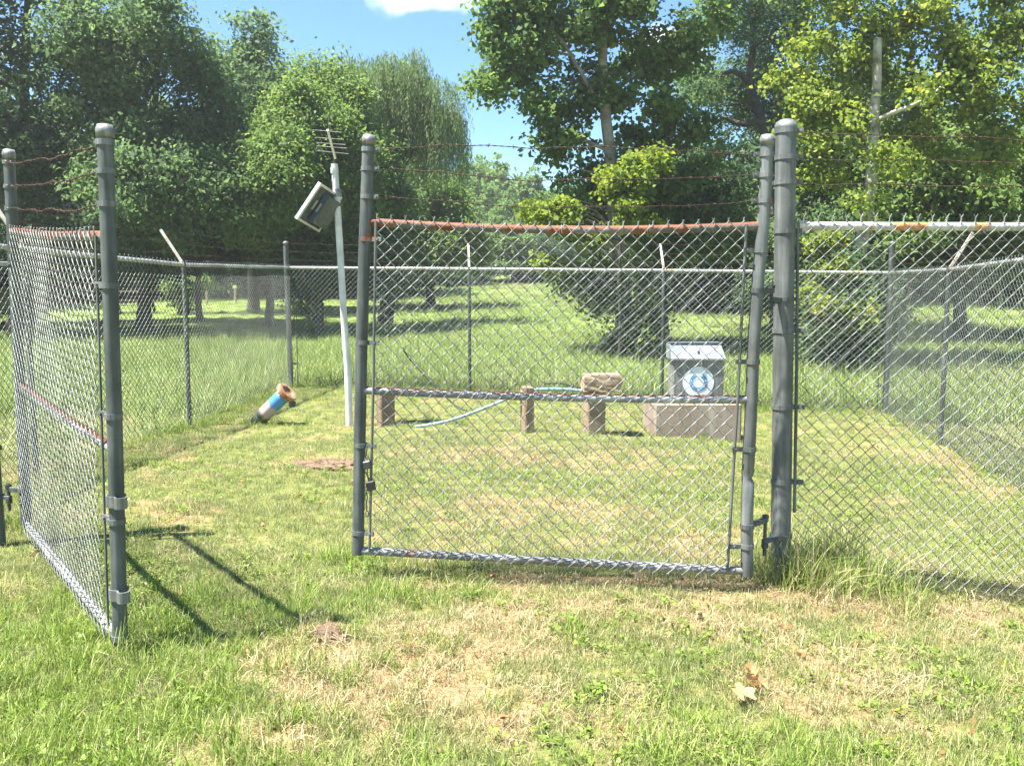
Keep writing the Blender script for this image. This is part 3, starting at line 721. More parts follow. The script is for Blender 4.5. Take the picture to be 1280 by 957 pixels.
# corners of the compound
CL = gnd(364, 484); CR = gnd(1106, 516)
YCL, YCR = CL.y, CR.y
LP1 = gnd(237, 531); 
RP1 = gnd(1175.5, 556)
zCL = at(361, 334.5, YCL).z; zCR = at(1111, 341, YCR).z
back = empty('chain_link_fence', (0, (YCL + YCR) / 2, 0), 'back chain-link fence crossing the meadow side behind the stone posts', 'fence', 'chain-link fences of the compound')
def on_back(px):
    # point on the straight line between the two back corners that shows at px
    t = 0.5
    lo, hi = 0, 1
    for _ in range(40):
        m = (lo + hi) / 2; p = lerp(CL, CR, m)
        if CX + F_PX * p.x / (p.y * math.cos(PITCH)) * .992 < px: lo = m
        else: hi = m
    return lerp(CL, CR, lo), lo
stops = [(CL, zCL)]
for px, top in ((587, 310), (828, 309)):
    p, t = on_back(px); p.z = float(gz(p.x, p.y)); stops.append((p, lerp((0, 0, zCL), (0, 0, zCR), t).z + .005))
stops.append((CR, zCR))
for i in range(3):
    bay(back, stops[i][0], stops[i + 1][0], stops[i][1], stops[i + 1][1], (0.2, -1, 0), 20 + i, r=.0021)
for i, (p, z) in enumerate(stops):
    if i in (0, 3):
        fence_post(back, p, at(357 if i == 0 else 1115.5, 303, p.y), .036, True, 14)
        s = 1 if i == 0 else -1
        MB().tube([p + Vector((s * .1, 0, .05)), Vector((p.x + s * .1, p.y, z - .02))], .006, 6).build('tension_bar', M['dark_iron'], back)
        for zz in (.35, .8, 1.25, 1.6): band(Vector((p.x, p.y, p.z + zz)), (0, 0, 1), .036, arm=(s, 0, 0), arm_len=.08).build('tension_band', M['galv_old'], back)
    else:
        fence_post(back, p, (p.x, p.y, z + .03), .0235, False, 10)
        arm(back, (p.x, p.y, z), (p.x - .02, p.y + .22, z + .36))
for k, dy in enumerate((.08, .15, .22)):
    zz = .12 * (k + 1)
    for i in range(3):
        (p, z), (q, z2) = stops[i], stops[i + 1]
        barbed((p.x, p.y + dy, z + zz), (q.x, q.y + dy, z2 + zz), .02, .0016, 30 + k * 3 + i, step=.13, twin=False).build('barbed_wire', M['barb'], back)

# left fence
left = empty('chain_link_fence', (-3.8, 8, 0), 'left chain-link fence running away from the open gate leaf to the corner post', 'fence', 'chain-link fences of the compound')
L3 = Vector((-3.86, 7.35, 0)); L4 = Vector((-4.0, 4.95, 0))
z1 = at(237, 331, LP1.y).z; z3 = at(57, 311, 7.35).z
lst = [(CL, zCL), (LP1, z1), (L3, z3), (L4, 1.84)]
for i in range(3):
    bay(left, lst[i][0], lst[i + 1][0], lst[i][1], lst[i + 1][1], (1, 0, 0), 50 + i, r=.0022)
for (p, z) in lst[1:]:
    p.z = float(gz(p.x, p.y)); fence_post(left, p, (p.x, p.y, z + .03), .0245 if p is not L4 else .036, p is L4, 12)
    if p is not L4: arm(left, (p.x, p.y, z), (p.x - .24, p.y + .02, z + .37))
for k in range(3):
    for i in range(3):
        (p, z), (q, z2) = lst[i], lst[i + 1]; d = -.08 * (k + 1); d0 = d if i else 0.0
        barbed((p.x + d0, p.y, z + .12 * (k + 1)), (q.x + d, q.y, z2 + .12 * (k + 1)), .02, .0016, 60 + k * 3 + i, step=.13, twin=False).build('barbed_wire', M['barb'], left)
# short return of the front line between the left hinge post and the left fence
rt = empty('chain_link_fence', (-3.4, 5.2, 0), 'short front fence stub left of the gate opening', 'fence', 'chain-link fences of the compound')
bay(rt, L4, Vector((hp.x - .06, hp.y, 0)), 1.84, 1.84, (0, -1, 0), 71, r=.0023)

# right fence
right = empty('chain_link_fence', (4.5, 9, 0), 'right chain-link fence seen at a slant behind the front panel', 'fence', 'chain-link fences of the compound')
zr1_ = at(1177, 337, RP1.y).z
R3 = gnd(1290, 622); d_ = (R3 - RP1).normalized()
R4 = Vector((3.75, 4.65, 0)); 
rst = [(CR, zCR), (RP1, zr1_), (Vector((R3.x, R3.y, 0)) + Vector((0, 0, 0)), at(1290, 321, R3.y).z), (R4, 1.80)]
for i in range(3):
    bay(right, rst[i][0], rst[i + 1][0], rst[i][1], rst[i + 1][1], (-1, 0, 0), 80 + i, r=.0023, detail=2, railm='galv_bright')
for (p, z) in rst[1:]:
    p.z = float(gz(p.x, p.y)); fence_post(right, p, (p.x, p.y, z + .03), .0245 if p is not R4 else .036, p is R4, 12)
    if p is not R4: arm(right, (p.x, p.y, z), (p.x + .24, p.y + .02, z + .38))
for k in range(3):
    for i in range(3):
        (p, z), (q, z2) = rst[i], rst[i + 1]; d = .08 * (k + 1); d0 = d if i else 0.0
        barbed((p.x + d0, p.y, z + .12 * (k + 1)), (q.x + d, q.y, z2 + .12 * (k + 1)), .02, .0016, 90 + k * 3 + i, step=.13, twin=False).build('barbed_wire', M['barb'], right)

# front right panel between the thick post and the front right corner
front = empty('chain_link_fence', (2.5, 4.7, 0), 'front chain-link panel right of the thick post with pale rust-spotted top rail', 'fence', 'chain-link fences of the compound')
f0 = at(1003, 282.5, YP); f1 = Vector((R4.x, R4.y, 1.80))
f0z = f0.z
MB().tube([f0, f1], .0213, 16).build('top_rail', M['rail_white'], front)
MB().lathe(f0 - Vector((.02, 0, 0)), (1, 0, 0), [(0, .022), (0, .027), (.05, .027), (.05, .022)], 14).build('rail_cap', M['arm'], front)
u0 = (f0 - Vector((0, 0, 0)))
fd = (Vector((f1.x, f1.y, 0)) - Vector((f0.x, f0.y, 0))).normalized()
p0 = Vector((f0.x - .02, f0.y, 0)); q0 = Vector((f1.x, f1.y, 0))
o = chainlink((p0.x, p0.y - .03, float(gz(p0.x, p0.y)) - .0), (q0.x, q0.y - .03, float(gz(q0.x, q0.y)) - .0), (p0.x, p0.y - .03, f0z + .026), (q0.x, q0.y - .03, 1.80 + .026), (0, -1, 0),
          r=.0023, nside=5, detail=3, knuckle=.034, wob=.04, seed=9).build('chain_link_mesh', M['wire'], front); o['kind'] = 'stuff'
MB().tube([at(997, 285, YP - .02), at(996, 450, YP - .02), at(993, 640, YP - .02)], .0085, 6).build('tension_bar', M['galv'], front)
for k, (ya, yb) in enumerate(((163, 180), (197, 206), (228, 234))):
    p = at(1002, ya, YP); q = Vector((3.75, 4.65, at(1280, yb, 4.66).z))
    barbed(p, q, .012, .0015, 101 + k).build('barbed_wire', M['barb'], front)
for t in (.15, .4, .65, .9): tie(lerp(f0, f1, t), f1 - f0, .0213).build('tie_wire', M['galv_bright'], front)
r4t = Vector((R4.x, R4.y, R4.z)); 

# ------------------------------------------------------------------ antenna pole with solar panel
pbz = gnd(437, 533); YM = pbz.y; ptop = at(418, 205, YM)
pole = empty('antenna_pole', pbz, 'leaning white antenna pole standing in the grass behind the gate', 'antenna pole')
pm = [pbz - Vector((0, 0, .1)), at(434.5, 460, YM), at(430, 400, YM), at(427, 345, YM), at(422.5, 270, YM), ptop]
MB().tube(pm, [.038, .038, .037, .036, .036, .036], 16).build('mast', M['pvc'], pole)
MB().lathe(at(418.2, 213, YM), ptop - pm[-2], [(-.03, .037), (-.03, .042), (.03, .042), (.03, .037)], 16).build('mast_collar', M['pvc'], pole)
MB().lathe(at(422, 238, YM), ptop - pm[-2], [(-.02, .037), (-.02, .041), (.012, .041), (.012, .037)], 16).build('mast_collar', M['cap'], pole)
an = MB(); b0_ = at(419, 198, YM - .02); b1_ = at(409.5, 162.5, YM - .25)
MB().tube([b0_, b1_], .013, 10).build('antenna_boom', M['pvc'], pole)
MB().tube([at(418.2, 204, YM), at(419.3, 196, YM)], .012, 8).build('antenna_joint', M['black'], pole)
for (x0, y0, x1, y1) in ((390.5, 162.5, 427, 165.5), (394.5, 172, 430, 174.5), (395, 178.5, 432, 181), (396, 182.5, 434, 185.5), (396, 188.5, 436, 192.5)):
    t = (198 - (y0 + y1) / 2) / 35.5; Yk = YM - .02 - .23 * t
    MB().tube([at(x0, y0, Yk), at(x1, y1, Yk)], .0035, 6).build('antenna_element', M['galv_bright'], pole)
for (x0, y0, x1, y1) in ((411, 163, 410.5, 146), (413, 165, 412.5, 155)):
    MB().tube([at(x0, y0, YM - .2), at(x1, y1, YM - .2)], .002, 4).build('antenna_rod', M['galv_bright'], pole)

# solar panel: long axis u, width axis v, normal n
cE = at(401 - 1.5, 228, YM - .24); cF = at(371 - 1.5, 273, YM - .24)
u = (cF - cE).normalized(); vv = Vector((.46, .83, -.28)).normalized(); vv = (vv - u * vv.dot(u)).normalized(); nn = u.cross(vv).normalized()
if nn.x > 0: nn = -nn
Lp = (cF - cE).length; Wp = .37
sp = empty('solar_panel', tuple((cE + cF) / 2 + vv * Wp / 2), 'tilted grey solar panel bolted near the top of the white antenna pole', 'solar panel')
cc = (cE + cF) / 2 + vv * Wp / 2
thk = .022
fr_ = MB()
fr_.box(cc - vv * (Wp / 2 - .012), (Lp / 2, .012, thk), (u, vv, nn)); fr_.box(cc + vv * (Wp / 2 - .012), (Lp / 2, .012, thk), (u, vv, nn))
fr_.box(cc - u * (Lp / 2 - .012), (.012, Wp / 2 - .0245, thk - .001), (u, vv, nn)); fr_.box(cc + u * (Lp / 2 - .012), (.012, Wp / 2 - .0245, thk - .001), (u, vv, nn))
fr_.build('panel_frame', M['panel_frame'], sp)
MB().box(cc + nn * .004, (Lp / 2 - .0245, Wp / 2 - .0245, .006), (u, vv, nn)).build('panel_plate', M['panel_back'], sp)
jb = cc - nn * .055 + vv * .06
MB().box(jb, (Lp / 2 - .06, .11, .045), (u, vv, nn), .004).build('battery_box', M['panel_back'], sp)
MB().box(jb - vv * .112 - nn * .0, (.05, .0015, .014), (u, vv, nn)).build('box_label', M['tan_label'], sp)
MB().box(cc - nn * .012 - vv * .08, (.055, .016, .0015), (u, vv, nn)).build('plate_label', M['tan_label'], sp)
pj = at(422, 243, YM)
MB().tube([cc - nn * .05 - u * .12 + vv * .1, pj - Vector((.03, 0, 0))], .012, 8).build('bracket', M['cap'], sp)
MB().lathe(pj - Vector((0, 0, .025)), ptop - pm[-2], [(0, .0365), (0, .045), (.04, .045), (.04, .0365)], 14).build('bracket_clamp', M['cap'], sp)

# ------------------------------------------------------------------ leaning painted pipe with flange
q0_ = gnd(322, 530); YQ = q0_.y
pa = at(327, 521, YQ) ; pz = at(356.5, 492, YQ - .05)
ax = (pz - pa).normalized(); Lq = (pz - pa).length
bp = empty('well_pipe', q0_, 'rusty flanged pipe with blue paint, lying tilted near the left corner post', 'pipe')
mbp = MB(); mbp.lathe(pa, ax, [(0, .060), (0, .080), (Lq * .2, .080), (Lq * .4, .080), (Lq * .6, .080), (Lq * .8, .080), (Lq, .080)], 24)
mbp.sm = [True] * len(mbp.sm)
ob = mbp.build('pipe_barrel', M['pipe_paint'], bp)
at_ = ob.data.attributes.new('along', 'FLOAT', 'POINT')
vals = [max(0, min(1, ((v.co + Vector(q0_)) - pa).dot(ax) / Lq)) for v in ob.data.vertices]; at_.data.foreach_set('value', vals)
ob.data.update()
MB().lathe(pa - ax * .20, ax, [(0, .05), (.06, .06), (.20, .074)], 20).build('pipe_socket', M['dark_iron'], bp)
MB().lathe(pz, ax, [(0, .082), (.0, .120), (.042, .120), (.048, .112), (.048, .075), (.02, .073)], 26).build('flange', M['rust_heavy'], bp)
u_ = ax.cross(Vector((0, 1, 0))).normalized(); w_ = ax.cross(u_)
for k in range(8):
    t = k * math.pi / 4 + .3; c = pz + (u_ * math.cos(t) + w_ * math.sin(t)) * .100
    MB().tube([c - ax * .018, c - ax * .001], .014, 6).build('flange_bolt', M['rust_heavy'], bp)
c = pz + (u_ * math.cos(2.5) + w_ * math.sin(2.5)) * .09
# lug below the flange
MB().box(pz - ax * .03 + Vector((.10, -.02, -.09)), (.035, .03, .03), None, .008).build('flange_lug', M['dark_iron'], bp)

# ------------------------------------------------------------------ stone posts, hose, plinth and cabinet
def block(px0, px1, pyt, pyb, depth, yaw, m_, label, name='stone_post', cat='stone post', bev=.012, group='stone posts in the compound'):
    """front face spans px0..px1 and pyt..pyb; turned by yaw"""
    b = gnd((px0 + px1) / 2, pyb); Y = b.y
    l, r_ = at(px0, pyb, Y), at(px1, pyb, Y); w = (r_.x - l.x) / math.cos(yaw); h = at(px0, pyt, Y).z - b.z
    ux = Vector((math.cos(yaw), math.sin(yaw), 0)); uy = Vector((-math.sin(yaw), math.cos(yaw), 0))
    c = Vector(((l.x + r_.x) / 2, Y, b.z)) + uy * depth / 2
    mb = MB(); n = 5
    # gridded block with worn, uneven faces
    me = MB(); me.box((c.x, c.y, b.z + h / 2 - .05), (w / 2, depth / 2, h / 2 + .05), (ux, uy, Vector((0, 0, 1))), bev)
    o = single(name, me, M[m_], (c.x, c.y, b.z), label, cat, group)
    import bmesh
    bm = bmesh.new(); bm.from_mesh(o.data); bmesh.ops.subdivide_edges(bm, edges=bm.edges[:], cuts=3, use_grid_fill=True)
    rg = random.Random(int(px0))
    for v in bm.verts:
        v.co += Vector((rg.uniform(-1, 1), rg.uniform(-1, 1), rg.uniform(-1, 1))) * .0035
    bm.to_mesh(o.data); bm.free(); o.data.update()
    return o, c, b.z + h, ux, uy
block(477, 493.5, 490, 533, .17, .42, 'conc_brown', 'squat brown stone post nearest the antenna pole, shadow to its right')
_, c2, z2, _, _ = block(657, 668, 484, 541, .14, .42, 'conc_tan', 'thin tan stone post in the middle with the blue hose lying on top')
_, c3, z3_, ux3, uy3 = block(735.5, 757.5, 489, 543, .19, .3, 'conc_tan', 'wide tan stone post carrying a rough stone block on top')
def rough_stone(name, c, half, m_, label, cat, yaw=0, seed=0, group=None, ctr=None):
    import bmesh
    bm = bmesh.new(); bmesh.ops.create_cube(bm, size=2); bmesh.ops.subdivide_edges(bm, edges=bm.edges[:], cuts=6, use_grid_fill=True)
    rg = np.random.RandomState(seed)
    for v in bm.verts:
        p = Vector(v.co); l = p.length; rnd_ = p.normalized() * 1.25
        q = p * .80 + rnd_ * .20; k = 1 + .13 * (float(vnoise(p.x * 2 + seed, p.y * 2 + p.z * 3.1, seed)) - .5) + .05 * (float(vnoise(p.x * 7, p.y * 7 + p.z * 9.1, seed)) - .5)
        v.co = Vector((q.x * half[0], q.y * half[1], q.z * half[2])) * k
    bmesh.ops.rotate(bm, verts=bm.verts, matrix=Matrix.Rotation(yaw, 3, 'Z'))
    me = bpy.data.meshes.new(name); bm.to_mesh(me); bm.free(); me.materials.append(M[m_])
    o = bpy.data.objects.new(name, me); COL.objects.link(o); o.location = c; tag(o, label, cat, group); return o
sc = at(751.5, 478, c3.y)
rough_stone('capping_stone', (sc.x, c3.y, z3_ + .085), (.195, .12, .088), 'conc_pale', 'rough pale stone block resting across the wide stone post', 'stone', .06, 4)

# hose
hq = [gnd(520, 533) + Vector((0, 0, .02)), gnd(545, 530) + Vector((0, 0, .04))]
hY = c2.y
hpath = [at(520, 533, hY + .0), at(535, 531, hY), at(560, 526, hY), at(590, 516, hY), at(620, 504, hY), at(645, 494, hY), at(665, 487.5, hY + .02), at(690, 486, hY + .02), at(715, 487, hY + .03), at(738, 490, hY + .04)]
def smooth_path(P, n=6):
    out = []
    P = [Vector(p) for p in P]; Q = [P[0]] + P + [P[-1]]
    for i in range(1, len(Q) - 2):
        for k in range(n):
            t = k / n; a, b_, c_, d = Q[i - 1], Q[i], Q[i + 1], Q[i + 2]
            out.append(.5 * ((2 * b_) + (-a + c_) * t + (2 * a - 5 * b_ + 4 * c_ - d) * t * t + (-a + 3 * b_ - 3 * c_ + d) * t ** 3))
    out.append(P[-1]); return out
hpath[0].z = max(hpath[0].z, float(gz(hpath[0].x, hpath[0].y)) + .015)
single('hose', MB().tube(smooth_path(hpath), .0165, 10), M['hose'], hpath[0], 'pale blue hose running from the grass up over the thin stone post', 'hose')
cab = [at(503, 435, 10.2), at(513, 450, 10.1), at(535, 474, 10), at(560, 499, 9.9), at(575, 510, 9.8), at(583, 513, 9.7)]
single('cable', MB().tube(smooth_path(cab), .007, 6), M['black'], cab[-1], 'thin dark cable slanting down into the grass behind the blue hose', 'cable')
cab = [at(672, 486, hY + .1), at(680, 480, hY + .15), at(700, 479, hY + .15), at(718, 483, hY + .12), at(738, 488, hY + .08)]
single('cable', MB().tube(smooth_path(cab), .008, 6), M['black'], cab[0], 'dark cable looped over the hose between two stone posts', 'cable')

# plinth
plb = gnd(872, 549); YQ2 = plb.y
pl_l, pl_r = at(816, 549, YQ2), at(926, 549, YQ2)
pw = (pl_r.x - pl_l.x) / 2; ph = at(870, 504, YQ2).z - plb.z; pc = Vector(((pl_l.x + pl_r.x) / 2, YQ2 + .36, plb.z))
me = MB(); yaw = .03; ux = Vector((math.cos(yaw), math.sin(yaw), 0)); uy = Vector((-math.sin(yaw), math.cos(yaw), 0))
me.box(pc + Vector((0, 0, ph / 2 - .04)), (pw, .36, ph / 2 + .04), (ux, uy, Vector((0, 0, 1))), .02)
single('concrete_plinth', me, M['conc_plinth'], pc, 'low streaked concrete plinth carrying the grey cabinet', 'plinth')
ptz = pc.z + ph
YC = YQ2 + .12
cl, cr_ = at(841.5, 500, YC), at(904, 500, YC); cw = (cr_.x - cl.x) / 2; cxm = (cl.x + cr_.x) / 2
zt_ = at(870, 446, YC).z; ztop = at(870, 430, YC + .15).z; cd = .36
cb = empty('equipment_cabinet', (cxm, YC + cd / 2, ptz), 'grey metal cabinet with sloped lid and round white and blue sticker on the concrete plinth', 'cabinet')
MB().box((cxm, YC + cd / 2, (ptz + zt_) / 2 + .001), (cw, cd / 2, (zt_ - ptz) / 2), None, .006).build('cabinet_body', M['cabinet'], cb)
lid = MB(); fy, by = YC - .025, YC + .17
V = [(cxm - cw - .03, fy, zt_ - .015), (cxm + cw + .012, fy, zt_ - .015), (cxm + cw + .0, by, ztop), (cxm - cw - .018, by, ztop),
     (cxm - cw - .03, fy, zt_ - .03), (cxm + cw + .012, fy, zt_ - .03), (cxm + cw + 0, YC + cd + .02, ztop), (cxm - cw - .018, YC + cd + .02, ztop),
     (cxm - cw - .018, YC + cd + .02, zt_ - .03), (cxm + cw, YC + cd + .02, zt_ - .03)]
lid.add(V, [(0, 1, 2, 3), (3, 2, 6, 7), (4, 5, 1, 0), (7, 6, 9, 8), (0, 3, 7, 8, 4), (1, 5, 9, 6, 2), (4, 8, 9, 5)])
lid.build('cabinet_lid', M['cabinet_light'], cb)
MB().box((cxm, by + .09, ztop + .008), (cw + .012, .11, .007)).build('lid_edge', M['panel_back'], cb)
MB().box((cxm - .01, YC + .05, (zt_ + ztop) / 2 + .02), (.012, .03, .006), ((1, 0, 0), Vector((0, by - fy, ztop - zt_)).normalized(), Vector((0, -(ztop - zt_), by - fy)).normalized())).build('hasp', M['white'], cb)
hk = Vector((cxm + .01, YC - .012, zt_ - .07))
MB().tube([hk + Vector((-.016, 0, .03)), hk + Vector((-.014, -.01, 0)), hk + Vector((0, -.012, -.014)), hk + Vector((.016, -.01, 0)), hk + Vector((.016, 0, .03))], .006, 6).build('handle', M['cap'], cb)
sc_ = at(873, 477.5, YC - .004); sr = 19.6 / 1150 * YC
MB().lathe((sc_.x, YC - .005, sc_.z), (0, 1, 0), [(0, sr), (.004, sr)], 40).build('sticker', M['white'], cb)
hs_ = MB(); n_ = 28
V = []; yy = YC - .008
for k in range(n_ + 1):
    t = R(112 + 316 * k / n_); ro, ri = sr * .57, sr * .36
    rr_ = 1.0 + (.10 if k in (0, 1, n_ - 1, n_) else 0)
    V += [(sc_.x + math.cos(t) * ro * rr_, yy, sc_.z + math.sin(t) * ro * 1.0), (sc_.x + math.cos(t) * ri, yy, sc_.z + math.sin(t) * ri),
          (sc_.x + math.cos(t) * ro * rr_, yy + .003, sc_.z + math.sin(t) * ro), (sc_.x + math.cos(t) * ri, yy + .003, sc_.z + math.sin(t) * ri)]
fs = []
for k in range(n_):
    a = k * 4; fs += [(a, a + 1, a + 5, a + 4), (a, a + 4, a + 6, a + 2), (a + 1, a + 3, a + 7, a + 5)]
hs_.add(V, fs)
hs_.build('sticker_emblem', M['blue'], cb)
dots = MB()
for k in range(7):
    t = R(118 + 304 * k / 6); dots.box((sc_.x + math.cos(t) * sr * .47, yy - .001, sc_.z + math.sin(t) * sr * .47), (.006, .0012, .006))
dots.build('emblem_dots', M['white'], cb)

# ------------------------------------------------------------------ small ground things
def dirt(name, px, py, rx, ry, h, label, m_='soil', seed=1):
    import bmesh
    g = gnd(px, py); bm = bmesh.new(); bmesh.ops.create_uvsphere(bm, u_segments=72, v_segments=36, radius=1)
    for v in bm.verts:
        k = 1 + .6 * (float(fbm(v.co.x * 3 + seed, v.co.y * 3 + v.co.z, seed, 3)) - .5) + .5 * (float(fbm(v.co.x * 14 + seed, v.co.y * 14 + v.co.z, seed + 3, 3)) - .5)
        x, y = v.co.x * rx * k, v.co.y * ry * k
        v.co = Vector((x, y, v.co.z * h * k * 1.2 + float(gz(g.x + x, g.y + y)) - g.z))
    me = bpy.data.meshes.new(name); bm.to_mesh(me); bm.free(); me.materials.append(M[m_])
    for p in me.polygons: p.use_smooth = True
    o = bpy.data.objects.new(name, me); COL.objects.link(o); o.location = g; tag(o, label, 'dirt mound'); return o
dm1, dm2 = gnd(408, 584), gnd(412, 797)
dirt('dirt_mound', 408, 584, .36, .17, .055, 'low mound of crumbly brown dirt in the grass left of the central gate leaf', seed=3)
dirt('dirt_mound', 412, 795, .085, .045, .03, 'small tuft of brown dirt and dead roots at the end of the gate shadow', seed=9)

def dead_leaf(c, s, yaw, pitch_, roll, rg, lobes=5):
    """a curled plane-tree leaf: a lobed fan of faces"""
    V = [(0, 0, 0)]; n = 18
    for k in range(n + 1):
        t = R(-150 + 300 * k / n); rr_ = s * (.62 + .38 * abs(math.cos(lobes * (t) / 2.0))) * rg.uniform(.9, 1.08)
        x, y = rr_ * math.sin(t), rr_ * math.cos(t); V.append((x, y, .35 * (x * x) / s + .22 * y * y / s))
    Mx = Matrix.Rotation(yaw, 3, 'Z') @ Matrix.Rotation(pitch_, 3, 'X') @ Matrix.Rotation(roll, 3, 'Y')
    V = [Vector(c) + Mx @ Vector(v) for v in V]
    return V, [(0, k, k + 1) for k in range(1, n + 1)]
rg = random.Random(5)
lr = gnd(932, 884); dl = empty('dried_leaf_sprig', lr, 'fallen sprig of dry tan leaves lying on the grass at the lower right', 'leaves')
for i, (px, py, s, yw, pt_, rl, dz) in enumerate(((929, 884, .050, .3, .35, .1, .05), (938, 868, .032, 2.0, 1.0, .3, .06), (944, 862, .034, -1.2, .8, -.4, .06), (935, 858, .030, 1.0, .5, .5, .06), (951, 869, .030, .2, .9, .2, .05), (938, 850, .024, -.5, 1.1, 0, .05), (941, 872, .028, 2.6, .7, .3, .05))):
    g = gnd(px, py); v, f = dead_leaf((g.x, g.y, g.z + dz), s, yw, pt_, rl, rg)
    mbx = MB(); mbx.add([tuple(q) for q in v], f); o = mbx.build('dry_leaf', M['leaf_dry'], dl)
    a_ = o.data.attributes.new('rnd', 'FLOAT', 'FACE'); a_.data.foreach_set('value', [rg.uniform(.2, 1) if i != 0 else rg.uniform(.8, 1) for _ in o.data.polygons])
MB().tube([gnd(929, 884) + Vector((0, 0, .05)), gnd(938, 868) + Vector((0, 0, .05)), gnd(944, 850) + Vector((0, 0, .04))], .002, 4).build('stem', M['conc_brown'], dl)

# ------------------------------------------------------------------ leaves and trees
def leaf_mesh(name, C, Nrm, Ax, ln, wd, rnd, mat_, fold=.18):
    n = len(C); s = np.cross(Nrm, Ax)
    ln = ln[:, None]; wd = wd[:, None]
    V = np.empty((n, 4, 3), np.float32)
    V[:, 0] = C - Ax * ln * .5; V[:, 1] = C + s * wd * .5 + Nrm * wd * fold + Ax * ln * .05
    V[:, 2] = C + Ax * ln * .5 - Nrm * ln * .12; V[:, 3] = C - s * wd * .5 + Nrm * wd * fold + Ax * ln * .05
    me = bpy.data.meshes.new(name)
    me.vertices.add(n * 4); me.vertices.foreach_set('co', V.ravel())
    me.loops.add(n * 4); me.loops.foreach_set('vertex_index', np.arange(n * 4, dtype=np.int32))
    me.polygons.add(n); me.polygons.foreach_set('loop_start', np.arange(0, n * 4, 4, dtype=np.int32))
    me.polygons.foreach_set('loop_total', np.full(n, 4, np.int32))
    me.update(calc_edges=True)
    a = me.attributes.new('rnd', 'FLOAT', 'FACE'); a.data.foreach_set('value', rnd.astype(np.float32))
    me.materials.append(M[mat_]); return me
def unit(v): return v / (np.linalg.norm(v, axis=1)[:, None] + 1e-9)
def crown_points(lobes, n, seed, clump=.19, nsub=14, core=.12, subr=.34):
    """lobes: (x, y, z, rx, ry, rz, weight). Leaf centres gathered into sprays on sub-lobes; returns centres, outward dirs, spray id and sub-lobe centres"""
    rng = np.random.RandomState(seed); out = []; dirs = []; cid = []; subs = []
    wsum = sum(l[6] * (l[3] * l[5]) for l in lobes)
    k0 = 0
    for (x, y, z, rx, ry, rz, w) in lobes:
        nl = int(n * w * rx * rz / wsum); ns = max(4, int(nsub))
        c0 = np.array([x, y, z]); rad = np.array([rx, ry, rz])
        d = unit(rng.normal(size=(ns, 3)) + np.array([0, -.15, .1])); rr = rng.uniform(.35, 1.0, ns)[:, None]
        sc_ = c0 + d * rr * rad; sr_ = rng.uniform(.45, 1.45, ns) * subr * (rx * ry * rz) ** (1 / 3)
        subs += [tuple(q) for q in sc_]
        per = nl * (1 - core) / ns; ncl = max(3, int(per / 26))
        for i in range(ns):
            dd = unit(rng.normal(size=(ncl, 3)) + np.array([0, 0, .25])); rr2 = np.where(rng.rand(ncl) < .12, rng.uniform(1.05, 1.5, ncl), rng.uniform(.5, 1.05, ncl))[:, None]
            cc_ = sc_[i] + dd * rr2 * sr_[i] * np.array([1.1, 1.1, .85])
            m = int(per / ncl) + 1
            P = np.repeat(cc_, m, 0) + rng.normal(size=(ncl * m, 3)) * clump * np.array([1, 1, .7])
            out.append(P); dirs.append(unit(P - c0)); cid.append(np.repeat(np.arange(ncl) + k0, m)); k0 += ncl
        m = int(nl * core); P = c0 + unit(rng.normal(size=(m, 3))) * (rng.uniform(0, .8, m) ** .5)[:, None] * rad
        out.append(P); dirs.append(unit(P - c0)); cid.append(rng.randint(0, k0, m))
    return np.concatenate(out), np.concatenate(dirs), np.concatenate(cid), subs
def foliage(name, lobes, n, leaf, seed, mat_, **kw):
    C, D, cid, subs = crown_points(lobes, n, seed, **kw); m = len(C); rng = np.random.RandomState(seed + 1)
    Nr = unit(rng.normal(size=(m, 3)) * .8 + D * .5 + np.array([0, -.1, .7])); Ax = rng.normal(size=(m, 3)); Ax[:, 2] -= .5
    Ax = unit(Ax - Nr * (Ax * Nr).sum(1)[:, None])
    k = np.clip(rng.lognormal(-.05, .3, m), .4, 1.8); crnd = rng.uniform(0, 1, cid.max() + 1)
    rnd = np.clip(.55 * rng.uniform(0, 1, m) + .45 * crnd[cid], 0, 1)
    return leaf_mesh(name, C, Nr, Ax, leaf[0] * k, leaf[1] * k, rnd, mat_), subs
def put(name, me, parent, loc=(0, 0, 0)):
    o = bpy.data.objects.new(name, me); COL.objects.link(o); o.parent = parent; o.location = loc; return o
